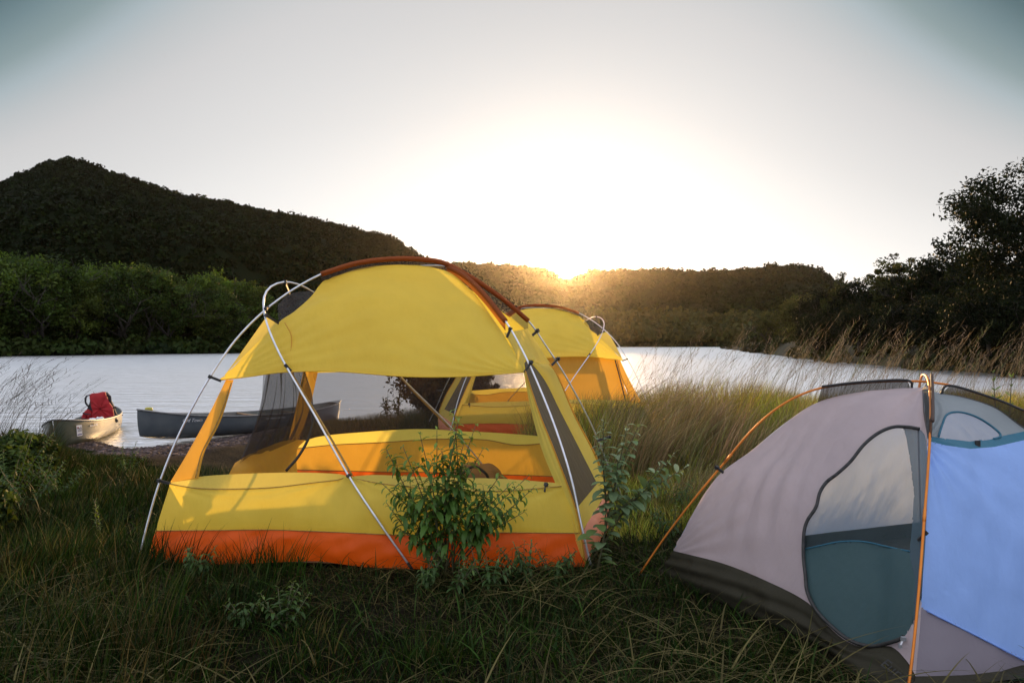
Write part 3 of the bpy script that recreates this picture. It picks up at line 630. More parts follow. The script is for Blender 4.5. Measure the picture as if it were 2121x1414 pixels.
    for a, b in (((435, 780, 4.34), (458, 789, 4.35)), ((329, 995, 4.19), (353, 1001, 4.18)), ((592, 757, 4.24), (603, 768, 4.25)), ((552, 653, 4.38), (577, 669, 4.48)), ((1057, 681, 4.52), (1050, 699, 4.53)), ((1100, 750, 4.40), (1086, 771, 4.35)), ((1113, 685, 5.16), (1100, 697, 5.12)), ((1156, 743, 5.22), (1142, 757, 5.1)), ((590, 585, 4.65), (600, 608, 4.78)), ((550, 640, 4.42), (566, 628, 4.7)), ((1131, 1003, 4.08), (1128, 1018, 4.06)), ((722, 985, 4.05), (727, 990, 4.07)), ((1240, 1030, 4.8), (1246, 1043, 4.8)), ((1262, 905, 5.45), (1238, 912, 5.2))):
        clip(a, b, .010 if a[2] < 4.6 else .012, 'clip', root)
    return root
M['salmon'] = fabric('orange_pink_nylon', (.78, .30, .17), .3, (.85, .33, .16), bump=.5)  # paler, pinker orange than the front base
T1 = yellow_tent()
def copy_tree(o, parent=None, skip=()):
    c = o.copy(); COL.objects.link(c); c.parent = parent
    for ch in list(o.children):
        if ch.name.split('.')[0] not in skip: copy_tree(ch, c)
    return c
T2 = copy_tree(T1, skip=('side_door_netting', 'strap', 'guy_webbing'))
T2.location = (.46, 9.75, .06); T2.scale = (-1.0, 1.0, .93); T2['label'] = 'smaller looking yellow dome tent farther back in the grass, right of the big yellow tent'
def door_T2():
    def q(pts): return PP([(px, py, Y) for px, py, Y in pts])
    # closed amber door behind the front netting, and its two dark zips (placed in the copied tent's own space)
    def loc(pt): w = wloc(T1); return (pt.x - w[0], pt.y - w[1], pt.z - w[2])
    G = coonsG(PP([(484, 776, 4.40), (700, 762, 4.30), (850, 770, 4.3)]), PP([(410, 992, 4.22), (600, 985, 4.2), (740, 985, 4.2)]), PP([(484, 776, 4.40), (457, 871, 4.32), (410, 992, 4.22)]), PP([(850, 770, 4.3), (800, 860, 4.25), (740, 985, 4.2)]), nu=40, nv=20, bulge=-.03, wr=.012, ws=4)
    G = G - wloc(T1)
    mk('door_panel', G.reshape(-1, 3), gridF(40, 20), M['amber'], T2, local=True)
    for cv in ([(490, 785, 4.36), (462, 871, 4.28), (426, 990, 4.18)], [(820, 775, 4.27), (800, 860, 4.2), (765, 980, 4.12)]):
        V, Fc = tubeVF(spl([loc(p) for p in PP(cv)], 20), .008, 6); mk('door_zip', V, Fc, M['black'], T2, local=True)
door_T2()

def bag():
    root = empty('duffel_bag', (P(985, 1000, 5.2).x, 5.2, .03), 'soft brown rounded bag lying inside the yellow tent behind the leafy shrub', 'bag')
    n, m = 36, 24; V = []
    for i in range(m):
        th = math.pi * i / (m - 1)
        for j in range(n):
            ph = 2 * math.pi * j / n
            d = Vector((math.sin(th) * math.cos(ph), math.sin(th) * math.sin(ph), math.cos(th)))
            k = 1 + .10 * noise.noise(d * 2.1) + .04 * noise.noise(d * 6)
            V.append((d.x * .24 * k, d.y * .19 * k, max(-.15, d.z * .19 * k) + .16))
    Fc = [[i * n + j, i * n + (j + 1) % n, (i + 1) * n + (j + 1) % n, (i + 1) * n + j] for i in range(m - 1) for j in range(n)]
    b = mk('bag_body', V, Fc, pmat('brown_cloth', (.20, .11, .045), (.30, .17, .07), 9, .8, bump=.5, bscale=14), root, local=True)
    mb = MB(); mb.tube([(-.1, -.17, .25), (-.08, -.21, .31), (0, -.21, .36), (.08, -.2, .31), (.1, -.16, .25)], .01, 6, 16); mk('bag_handle', np.vstack(mb.V), mb.F, M['black'], root, local=True)
bag()

# ------------------------------------------------------------------ grey and blue tent
def inpoly(px, py, poly):
    ins = np.zeros(px.shape, bool); n = len(poly); j = n - 1
    for i in range(n):
        xi, yi = poly[i]; xj, yj = poly[j]
        c = ((yi > py) != (yj > py)) & (px < (xj - xi) * (py - yi) / (yj - yi + 1e-12) + xi); ins ^= c; j = i
    return ins
def smoothpoly(poly, n=140):
    p = spl([(x, y, 0) for x, y in poly] + [(poly[0][0], poly[0][1], 0)], n); return [(a, b) for a, b, _ in p[:-1]]
def split_grid(G, regions, base_name, base_mat, root, off=None):
    """cut a surface into seamed pieces: regions = [(name, outline, material)], the first that holds a cell takes it"""
    G = G.copy(); D = G[..., 1]; X = CX + G[..., 0] / D * F; Y = CY - (G[..., 2] - CZ) / D * F
    cell = np.hypot(np.gradient(X, axis=1), np.gradient(Y, axis=1)); cell = np.maximum(cell, np.hypot(np.gradient(X, axis=0), np.gradient(Y, axis=0)))
    for nm, poly, mt in regions:
        A = np.array(poly); B = np.roll(A, -1, 0)
        best = np.full(X.shape, 1e9); bx = X.copy(); by = Y.copy()
        for (ax, ay), (bx_, by_) in zip(A, B):
            dx, dy = bx_ - ax, by_ - ay; L2 = dx * dx + dy * dy + 1e-9
            t = np.clip(((X - ax) * dx + (Y - ay) * dy) / L2, 0, 1); qx = ax + t * dx; qy = ay + t * dy
            d = np.hypot(X - qx, Y - qy); k = d < best; best = np.where(k, d, best); bx = np.where(k, qx, bx); by = np.where(k, qy, by)
        k = best < cell * .52; X = np.where(k, bx, X); Y = np.where(k, by, Y)
    G2 = np.stack([(X - CX) / F * D, D, CZ - (Y - CY) / F * D], -1)
    nv, nu = X.shape; cx = (X[:-1, :-1] + X[1:, 1:] + X[:-1, 1:] + X[1:, :-1]) / 4; cy = (Y[:-1, :-1] + Y[1:, 1:] + Y[:-1, 1:] + Y[1:, :-1]) / 4
    own = np.full(cx.shape, -1)
    for i, (nm, poly, mt) in enumerate(regions): own = np.where((own < 0) & inpoly(cx, cy, poly), i, own)
    Fa = gridF(nu, nv); V = G2.reshape(-1, 3); o_ = own.ravel(); made = {}
    for i in [-1] + list(range(len(regions))):
        Fs = Fa[o_ == i]
        if len(Fs) == 0: continue
        u, inv = np.unique(Fs, return_inverse=True); nm, mt = (base_name, base_mat) if i < 0 else (regions[i][0], regions[i][2])
        made[nm] = mk(nm, V[u], inv.reshape(-1, 4), mt, root)
    def depth(px, py):
        d = (X - px) ** 2 + (Y - py) ** 2; k = np.argsort(d.ravel())[:4]; w = 1 / (d.ravel()[k] + 1e-3); return float((D.ravel()[k] * w).sum() / w.sum())
    return made, depth
def grey_tent():
    root = empty('backpacking_tent', (1.95, 3.5, 0), 'small low dome tent with mauve grey walls, light blue panel and orange poles', 'tent')
    K1 = PP([(1395, 1140, 3.82), (1430, 1073, 3.79), (1488, 985, 3.75), (1560, 930, 3.72), (1640, 866, 3.69), (1700, 831, 3.66), (1780, 812, 3.63), (1850, 807, 3.6), (1912, 803, 3.56)])
    K2 = PP([(1897, 1400, 2.6), (1908, 1265, 2.68), (1915, 1150, 2.77), (1921, 1040, 2.9), (1922, 960, 3.02), (1920, 900, 3.14), (1916, 860, 3.28), (1913, 830, 3.42), (1912, 803, 3.56)])
    Bl = PP([(1395, 1140, 3.82), (1500, 1167, 3.5), (1600, 1208, 3.22), (1674, 1248, 3.03), (1716, 1296, 2.93), (1756, 1328, 2.86), (1800, 1341, 2.79), (1845, 1338, 2.71), (1878, 1368, 2.64), (1897, 1400, 2.6)])
    K3 = PP([(1912, 803, 3.56), (1945, 814, 3.55), (1990, 820, 3.5), (2060, 842, 3.44), (2121, 884, 3.4), (2250, 960, 3.3), (2400, 1090, 3.25), (2540, 1255, 3.2)])
    Br = PP([(1897, 1400, 2.6), (1990, 1398, 2.64), (2060, 1390, 2.7), (2121, 1385, 2.76), (2300, 1345, 2.95), (2540, 1255, 3.2)])
    A = [K1[-1]]
    GL = coonsG(A, Bl, K1[::-1], K2[::-1], nu=150, nv=150, bulge=.03, wr=.012, ws=4, seed=4, folds=lambda u, v: .007 * np.sin(u * 60 - v * 22) * np.exp(-((u - .30) / .16) ** 2 - ((v - .72) / .18) ** 2) + .006 * np.sin(22 * np.arctan2(1 - v + .02, u + .02)) * np.exp(-3.2 * np.hypot(u, 1 - v)) )
    zipP = smoothpoly([(1905, 888), (1880, 884), (1850, 884), (1820, 896), (1790, 920), (1762, 955), (1735, 980), (1712, 998), (1698, 1020), (1690, 1050), (1672, 1078), (1665, 1105), (1664, 1150), (1668, 1190), (1672, 1225), (1690, 1262), (1722, 1296), (1760, 1325), (1800, 1337), (1835, 1332), (1872, 1318), (1890, 1290), (1903, 1265), (1915, 1150), (1920, 1040), (1921, 960), (1917, 905)], 170)
    upper = [(1877, 905), (1886, 960), (1893, 1020), (1890, 1080), (1884, 1140), (1884, 1141), (1840, 1132), (1790, 1121), (1740, 1121), (1700, 1130), (1640, 1138), (1640, 870), (1850, 870), (1872, 890)]
    fold = [(1872, 890), (1877, 905), (1886, 960), (1893, 1020), (1890, 1080), (1884, 1141), (1895, 1200), (1893, 1262), (1886, 1350), (1940, 1350), (1940, 860), (1860, 860)]
    def clipP(poly): # intersect outlines by classification order: handled by testing zip outline first
        return poly
    # three door pieces: cells inside the zip outline, divided by the two seam lines
    import itertools
    D = GL[..., 1]
    regs = []
    class Reg(list): pass
    # cut door from the wall first
    made, dep = split_grid(GL, [('door_panel', zipP, M['tealsolid'])], 'left_wall', M['mauve'], root)
    door = made['door_panel']; me = door.data
    V = np.array([tuple(v.co) for v in me.vertices]) + wloc(root); Fq = np.array([tuple(p.vertices) for p in me.polygons])
    PX = CX + V[:, 0] / V[:, 1] * F; PY = CY - (V[:, 2] - CZ) / V[:, 1] * F
    for poly in (upper, fold):                                     # snap vertices to the seams
        Aa = np.array(poly); Bb = np.roll(Aa, -1, 0)
        best = np.full(PX.shape, 1e9); qx_, qy_ = PX.copy(), PY.copy()
        for (ax, ay), (bx, by) in zip(Aa, Bb):
            dx, dy = bx - ax, by - ay; t = np.clip(((PX - ax) * dx + (PY - ay) * dy) / (dx * dx + dy * dy + 1e-9), 0, 1)
            qx, qy = ax + t * dx, ay + t * dy; d = np.hypot(PX - qx, PY - qy); k = d < best; best = np.where(k, d, best); qx_ = np.where(k, qx, qx_); qy_ = np.where(k, qy, qy_)
        k = best < 1.6; PX = np.where(k, qx_, PX); PY = np.where(k, qy_, PY)
    V = np.stack([(PX - CX) / F * V[:, 1], V[:, 1], CZ - (PY - CY) / F * V[:, 1]], 1)
    cx = PX[Fq].mean(1); cy = PY[Fq].mean(1); fo = inpoly(cx, cy, fold); up = inpoly(cx, cy, upper) & ~fo
    bpy.data.objects.remove(door)
    for nm, msk, mt in (('door_panel', ~fo & ~up, M['tealsolid']), ('door_netting', up, M['tealmesh']), ('door_flap', fo, M['tealfold'])):
        u, inv = np.unique(Fq[msk], return_inverse=True); mk(nm, V[u], inv.reshape(-1, 4), mt, root)
    zp = [P(x, y, dep(x, y) - .012) for x, y in zipP if x < 1897]
    i0 = max(range(len(zipP)), key=lambda i: math.dist(zipP[i], zipP[i - 1]) if False else 0)
    z1 = [(x, y) for x, y in zipP if not (x > 1875 and 892 < y < 1316)]
    # order: begin at the top right, go round the left to the slider
    st = min(range(len(z1)), key=lambda i: (z1[i][0] - 1905) ** 2 + (z1[i][1] - 889) ** 2)
    z1 = z1[st:] + z1[:st]
    tube('door_zip', [P(x, y, dep(x, y) - .014) for x, y in z1], .0075, M['black'], root, 8, 150)
    mb = MB(); c = P(1871, 1322, dep(1871, 1322) - .03); mb.tube([c, c + Vector((-.010, 0, -.022))], .0045, 6); mb.box(c, .016, .01, .014); mb.box(c + Vector((-.011, 0, -.026)), .012, .004, .018)
    mb.build('zip_pull', M['pole'], root, smooth=False)
    tube('door_seam', [P(x, y, dep(x, y) - .003) for x, y in [(1668, 1136), (1700, 1129), (1740, 1121), (1790, 1121), (1840, 1132), (1884, 1141)]], .003, M['teal'], root, 6, 30)
    # base, left side
    gl = PP([(1360, 1190, 3.88), (1430, 1219, 3.66), (1530, 1264, 3.36), (1634, 1311, 3.1), (1710, 1345, 2.93), (1752, 1380, 2.78), (1790, 1412, 2.66), (1880, 1447, 2.53)])
    gb = coonsG(Bl, gl, [Bl[0], gl[0]], [Bl[-1], gl[-1]], nu=90, nv=20, bulge=.03, wr=.02, ws=6, seed=8, folds=lambda u, v: .008 * np.sin(v * 16 + u * 9) * np.sin(np.pi * v))
    base = sheet('tent_base', gb, M['olive'], root)
    gr = PP([(1880, 1447, 2.53), (2121, 1420, 2.63), (2540, 1290, 3.22)])
    coonsB = coonsG(Br, gr, [Br[0], gr[0]], [Br[-1], gr[-1]], nu=40, nv=8, wr=.01)
    sheet('tent_base', coonsB, M['olive'], root)
    # right wall: grey canopy, netting window, blue fly panel, lower grey
    GR = coonsG(A, Br, K2[::-1], K3, nu=160, nv=160, bulge=.02, wr=.012, ws=3.4, seed=6, folds=lambda u, v: .008 * np.sin(20 * np.arctan2(v - .35, u + .02)) * np.exp(-3 * np.hypot(u, v - .4)) + .0015 * np.sin(u * 40 + v * 26) * np.exp(-((u - .25) / .2) ** 2))
    blue = [(1880, 905), (1924, 913), (1960, 922), (2010, 929), (2060, 925), (2121, 911), (2300, 880), (2600, 900), (2600, 1600), (2250, 1430), (2121, 1366), (2040, 1324), (1960, 1284), (1918, 1263), (1880, 1245)]
    trim = [(1880, 895), (1918, 902), (1960, 908), (2010, 914), (2060, 906), (2121, 893), (2300, 862), (2620, 880), (2620, 960), (2300, 900), (2121, 911), (2060, 925), (2010, 929), (1960, 922), (1880, 904)]
    oval = smoothpoly([(1944, 904), (1952, 878), (1962, 858), (1985, 853), (2015, 860), (2045, 876), (2072, 899), (2060, 908), (2010, 914), (1965, 910)], 60)
    made, depr = split_grid(GR, [('netting_window', oval, M['tealmesh']), ('trim', trim, M['teal']), ('blue_panel', blue, M['blue']), ('lower_wall', [(1800, 1255), (2700, 1100), (2700, 1700), (1800, 1700)], M['mauve_dark'])], 'right_wall', M['greytop'], root)
    tube('panel_hem', [P(x, y, depr(x, y) - .006) for x, y in [(1921, 1264), (1960, 1284), (2040, 1324), (2121, 1366), (2200, 1405)]], .004, M['blue'], root, 6, 30)
    tube('window_trim', [P(x, y, depr(x, y) - .004) for x, y in oval[:38]], .005, M['teal'], root, 6, 60)
    mb = MB(); mb.box(P(2025, 918, depr(2025, 918) - .012), .022, .006, .026); mb.build('toggle', M['black'], root, smooth=False)
    # rear walls, paler cloth colour put in to look back-lit
    rc = P(1912, 1080, 4.62); K4 = [rc, P(1906, 930, 4.45), P(1904, 850, 4.1), P(1907, 815, 3.8), K1[-1]]
    sheet('rear_wall', coonsG(A, [K1[0], rc], K1[::-1], K4[::-1], nu=50, nv=40, wr=.012, ws=4), M['palewall'], root)
    sheet('rear_wall', coonsG(A, [rc, K3[-1]], K4[::-1], K3, nu=30, nv=30), M['palewall'], root)
    g4 = P(1910, 1115, 4.62); sheet('tent_base', coonsG([K1[0], rc], [gl[0], g4], [K1[0], gl[0]], [rc, g4], nu=30, nv=6), M['olive'], root)
    sheet('tent_base', coonsG([rc, K3[-1]], [g4, gr[-1]], [rc, g4], [K3[-1], gr[-1]], nu=30, nv=6), M['olive'], root)
    fl = gl + [gr[1], gr[-1], g4]; mk('tent_floor', [(p.x + .02, p.y + .03, .015) for p in fl], [list(range(len(fl)))], M['olive'], root, smooth=False)
    # poles
    pl1 = [(1323, 1191, 3.88), (1380, 1108, 3.85), (1440, 1030, 3.81), (1500, 958, 3.77), (1560, 888, 3.73), (1620, 838, 3.7), (1690, 806, 3.66), (1780, 793, 3.63), (1880, 789, 3.6), (1940, 793, 3.56), (2000, 806, 3.5), (2121, 850, 3.4), (2250, 925, 3.3), (2400, 1060, 3.25), (2560, 1292, 3.2)]
    pl2 = [(1878, 1452, 2.52), (1893, 1330, 2.58), (1905, 1200, 2.68), (1914, 1080, 2.8), (1923, 960, 2.98), (1927, 880, 3.12), (1927, 830, 3.32), (1924, 792, 3.48), (1917, 777, 3.57), (1908, 783, 3.7), (1902, 830, 3.95), (1903, 930, 4.35), (1908, 1110, 4.66)]
    for pl in (pl1, pl2):
        o = tube('pole', PP(pl), .0055, M['gold_pole'], root, 8, 90)
    for pl, i in ((pl1, 3), (pl2, 3), (pl1, 11)):
        a = Vector(P(*pl[i])); b = Vector(P(*pl[i + 1])); dd = (b - a).normalized(); tube('ferrule', [a, a + dd * .06], .0068, M['gold_pole'], root, 8)
    def sl(a, b, n=8): loft2('sleeve', a, b, M['blackmesh'], root, n=24, m=n)
    sl([(1702, 801, 3.65), (1780, 791, 3.62), (1878, 787, 3.59)], [(1692, 838, 3.66), (1780, 813, 3.63), (1888, 807, 3.59)])
    sl([(1968, 798, 3.52), (2060, 825, 3.44), (2121, 850, 3.38), (2200, 893, 3.32)], [(1948, 817, 3.53), (2050, 840, 3.44), (2121, 888, 3.38), (2200, 935, 3.3)])
    sl([(1930, 780, 3.5), (1932, 830, 3.3), (1932, 870, 3.12), (1930, 905, 3.06)], [(1910, 805, 3.5), (1912, 850, 3.28), (1917, 885, 3.12), (1923, 910, 3.06)])
    tube('sleeve_binding', PP([(1930, 776, 3.52), (1932, 830, 3.29), (1932, 872, 3.1)]), .007, pmat('dark_brown_binding', (.06, .03, .02), None, 8, .7), root, 6, 20)
    tube('sleeve_binding', PP([(1702, 800, 3.645), (1780, 791, 3.615), (1878, 787, 3.585), (1889, 806, 3.585)]), .006, M['black'], root, 6, 30)
    tube('sleeve_binding', PP([(1948, 817, 3.53), (1968, 798, 3.52), (2060, 825, 3.44), (2121, 850, 3.38)]), .006, M['black'], root, 6, 30)
    clip((1485, 968, 3.77), (1498, 978, 3.73), .009, 'clip', root); clip((1917, 1103, 2.78), (1901, 1119, 2.78), .007, 'clip', root); clip((1330, 1192, 3.86), (1362, 1190, 3.86), .008, 'clip', root)
    # maker's mark on the base
    cu = bpy.data.curves.new('lettering', 'FONT'); cu.body = 'Eureka!'; cu.size = .05; cu.extrude = .0004; cu.shear = .3
    to = bpy.data.objects.new('lettering', cu); COL.objects.link(to)
    a, b = P(1832, 1378, 2.66), P(1872, 1408, 2.60); xa = (b - a).normalized(); up = Vector((.25, .35, 1)); nn = xa.cross(up).normalized(); ya = nn.cross(xa).normalized()
    mw = Matrix((xa, ya, nn)).transposed().to_4x4(); mw.translation = a + nn * .05
    dg = bpy.context.evaluated_depsgraph_get(); me = bpy.data.meshes.new_from_object(to.evaluated_get(dg)); bpy.data.objects.remove(to)
    me.transform(mw); me.transform(Matrix.Translation(-Vector(wloc(root)))); me.materials.clear(); me.materials.append(M['black'])
    lo = bpy.data.objects.new('lettering', me); COL.objects.link(lo); lo.parent = root
grey_tent()

# ------------------------------------------------------------------ canoes
def text_mesh(body, size, mat, mw, name='lettering', extrude=.0006, shear=0):
    cu = bpy.data.curves.new(name, 'FONT'); cu.body = body; cu.size = size; cu.extrude = extrude; cu.shear = shear; cu.align_x = 'CENTER'
    to = bpy.data.objects.new(name, cu); COL.objects.link(to); bpy.context.view_layer.update()
    me = bpy.data.meshes.new_from_object(to.evaluated_get(bpy.context.evaluated_depsgraph_get())); bpy.data.objects.remove(to)
    me.transform(mw); me.materials.clear(); me.materials.append(mat); o = bpy.data.objects.new(name, me); COL.objects.link(o); return o
def hullsec(t, L, B, hb, hm):
    """t in -1..1 along; returns half beam, sheer height, keel height"""
    hw = B / 2 * (1 - abs(t) ** 2.6) ** .75 if abs(t) < 1 else 0
    sh = hm + (hb - hm) * abs(t) ** 2.6
    kl = .10 * abs(t) ** 7
    return hw, sh, kl
def canoe(a, b, za, zb, hullm, label, roll=0):
    """a,b: xy of the two stems; za,zb: height of the keel there"""
    d = Vector((b[0] - a[0], b[1] - a[1], zb - za)); L = d.length
    root = empty('canoe', ((a[0] + b[0]) / 2, (a[1] + b[1]) / 2, (za + zb) / 2), label, 'canoe', 'canoes pulled up on the gravel')
    xa = d.normalized(); ya = Vector((0, 0, 1)).cross(xa).normalized(); za_ = xa.cross(ya); RM = Matrix((xa, ya, za_)).transposed()
    root.rotation_euler = (RM @ Matrix.Rotation(R(roll), 3, 'X')).to_euler(); B, hb, hm = .98, .56, .38; nt_, ns = 61, 25
    def sec(t, inset=0.):
        hw, sh, kl = hullsec(t, L, B, hb, hm); hw = max(hw - inset, .004); pts = []
        for k in range(ns):
            s = -1 + 2 * k / (ns - 1); ang = s * math.pi / 2
            y = hw * (math.copysign(abs(math.sin(ang)) ** .62, s)); z = sh - (sh - kl - inset) * (abs(math.cos(ang)) ** .62)
            x = t * L / 2 + (-.06 * (1 - (z - kl) / (sh - kl + 1e-6)) ** 2 * math.copysign(1, t) * abs(t) ** 8)
            pts.append((x, y, z))
        return pts
    ts = np.sin(np.linspace(-math.pi / 2, math.pi / 2, nt_))
    V = np.array([sec(t) for t in ts]).reshape(-1, 3); Vi = np.array([sec(t * .995, .012) for t in ts]).reshape(-1, 3)
    mk('hull', V, gridF(ns, nt_), hullm, root, local=True)
    mk('hull_lining', Vi, gridF(ns, nt_)[:, ::-1], M['canoe_in'], root, local=True)
    for sgn in (-1, 1):
        g = []
        for t in ts:
            hw, sh, kl = hullsec(t, L, B, hb, hm); g.append((t * L / 2, sgn * (hw + .004), sh + .004))
        Vg, Fg = tubeVF(g, .014, 8); mk('gunwale', Vg, Fg, M['gunwale'], root, local=True)
    for e in (-1, 1):                                             # deck plates at the ends
        tt = np.linspace(.90, 1.0, 8); Vd = []
        for t in tt:
            hw, sh, kl = hullsec(t, L, B, hb, hm)
            for s in (-1, -.5, 0, .5, 1): Vd.append((e * t * L / 2, s * hw, sh + .012 + .012 * (1 - s * s)))
        mk('deck_plate', np.array(Vd), gridF(5, 8), M['gunwale'], root, local=True)
    for t in (-.55, 0, .5):
        hw, sh, kl = hullsec(t, L, B, hb, hm); mb = MB()
        if t == 0: mb.tube([(0, -hw, sh - .01), (0, -hw * .5, sh - .025), (0, 0, sh - .03), (0, hw * .5, sh - .025), (0, hw, sh - .01)], .018, 8); mk('yoke', np.vstack(mb.V), mb.F, M['ash'], root, local=True)
        else:
            for dx in (-.12, .12): mb.tube([(t * L / 2 + dx, -hw, sh - .06), (t * L / 2 + dx, hw, sh - .06)], .014, 6)
            o = mk('seat', np.vstack(mb.V), mb.F, M['ash'], root, local=True); mb = MB(); mb.box((t * L / 2, 0, sh - .055), .22, hw * 1.5, .012); mk('seat_weave', np.vstack(mb.V), mb.F, M['webseat'], o, local=True, smooth=False)
    return root, L, B, hb, hm
M['canoe_in'] = pmat('canoe_lining', (.20, .21, .19), (.13, .14, .13), 5, .6)
M['gunwale'] = pmat('grey_vinyl_gunwale', (.16, .16, .16), (.22, .22, .22), 20, .4)
M['ash'] = pmat('ash_wood', (.35, .22, .10), (.26, .16, .07), 12, .5)
M['webseat'] = pmat('seat_webbing', (.18, .16, .12), (.1, .09, .07), 60, .8)
M['hull_green'] = pmat('scuffed_olive_hull', (.05, .06, .038), (.09, .09, .055), 3, .33, bump=.15, bscale=6)
M['hull_grey'] = pmat('scuffed_slate_hull', (.07, .085, .10), (.11, .125, .135), 3, .25, bump=.15, bscale=6)
M['white'] = pmat('white_vinyl', (.75, .76, .78), (.6, .6, .62), 20, .5)
M['red'] = pmat('red_nylon', (.42, .008, .014), (.30, .006, .010), 12, .75, bump=.6, bscale=18)
M['darkcloth'] = pmat('black_nylon', (.012, .012, .018), (.025, .025, .03), 12, .75, bump=.4)
c1a, c1b = P(118, 0, 12.1), P(233, 0, 16.4)
can1, L1, B, hb, hm = canoe((c1a.x, 12.1), (c1b.x, 16.4), -.62, -.76, M['hull_green'], 'olive canoe seen end on beside tall grass, holding a red life jacket', -7)
c2a, c2b = P(282, 0, 12.6), P(703, 0, 16.7)
can2, L2, *_ = canoe((c2a.x, 12.6), (c2b.x, 16.7), -.50, -.68, M['hull_grey'], 'slate grey canoe with its bow beside the open end of the yellow tent')
def hull_frame(root, L, t, side, zf):
    """matrix lying on the hull side at t along, zf = height fraction"""
    def pt(t_, z_):
        hw, sh, kl = hullsec(t_, L, .98, .56, .38); c = max(0, min(1, (sh - z_) / (sh - kl))); ang = math.acos(c ** (1 / .62)) ; return Vector((t_ * L / 2, side * hw * (math.sin(ang)) ** .62, z_))
    hw, sh, kl = hullsec(t, L, .98, .56, .38); z = kl + (sh - kl) * zf
    p = pt(t, z); tx = (pt(t + .02, z) - pt(t - .02, z)).normalized(); tz = (pt(t, z + .02) - pt(t, z - .02)).normalized()
    nrm = tx.cross(tz); 
    if nrm.y * side < 0: nrm = -nrm
    rot = root.rotation_euler.to_matrix()
    # writing must read from outside, upright
    xx = tz.cross(nrm).normalized(); yy = nrm.cross(xx).normalized()
    m = Matrix((xx, yy, nrm)).transposed().to_4x4(); m.translation = p + nrm * .008; return m
side = -1 if (can1.rotation_euler.to_matrix() @ Vector((0, -1, 0))).x > 0 else 1
def parented(o, par): o.parent = par; return o
def decals():
    s1 = side; m = hull_frame(can1, L1, -.80, s1, .62)
    mb = MB(); mb.box((0, 0, 0), .15, .19, .002); o = mb.build('sticker', M['white'], None, smooth=False); o.data.transform(m); parented(o, can1)
    ink = pmat('blue_black_ink', (.02, .02, .06), None, 8, .6)
    t = text_mesh('20', .11, ink, m @ Matrix.Translation((0.01, -.02, .003))); parented(t, o)
    mb = MB(); mb.box((0, -.068, .0025), .12, .022, .002); q = mb.build('sticker_stripe', pmat('blue_ink', (.05, .07, .25), None, 8, .6), None, smooth=False); q.data.transform(m); parented(q, o)
    mb = MB(); mb.box((-.04, .05, .0025), .035, .03, .002); q = mb.build('sticker_mark', M['red'], None, smooth=False); q.data.transform(m); parented(q, o)
    m = hull_frame(can1, L1, -.60, s1, .80); mb = MB()
    for k in range(9): mb.box((-.12 + k * .03, 0, 0), .020, .028, .002)
    mb.box((.15, 0, 0), .03, .04, .002)
    q = mb.build('name_strip', M['white'], None, smooth=False); q.data.transform(m); parented(q, can1)
    s2 = -1 if (can2.rotation_euler.to_matrix() @ Vector((0, -1, 0))).y < 0 else 1
    m = hull_frame(can2, L2, -.66, s2, .74)
    t = text_mesh('Old Town', .085, M['white'], m, shear=.3); parented(t, can2)
    m = hull_frame(can2, L2, .08, s2, .82); mb = MB()
    for k in range(14): mb.box((-.25 + k * .035, 0, 0), .022, .022, .002)
    q = mb.build('name_strip', M['white'], None, smooth=False); q.data.transform(m); parented(q, can2)
decals()
def local_pt(root, v): return root.matrix_basis @ Vector(v)
def blob(name, mat, parent, c, sx, sy, sz, seed, amp=.2, flat=None, n=28, m=18):
    V = []
    for i in range(m):
        th = math.pi * i / (m - 1)
        for j in range(n):
            ph = 2 * math.pi * j / n; d = Vector((math.sin(th) * math.cos(ph), math.sin(th) * math.sin(ph), math.cos(th)))
            k = 1 + amp * noise.noise(d * 1.8 + Vector((seed, 0, 0))) + amp * .4 * noise.noise(d * 5 + Vector((0, seed, 0)))
            e = .75
            f = lambda a: math.copysign(abs(a) ** e, a)
            V.append((c[0] + f(d.x) * sx * k, c[1] + f(d.y) * sy * k, c[2] + f(d.z) * sz * k))
    Fc = [[i * n + j, i * n + (j + 1) % n, (i + 1) * n + (j + 1) % n, (i + 1) * n + j] for i in range(m - 1) for j in range(n)]
    return mk(name, V, Fc, mat, parent, local=True)
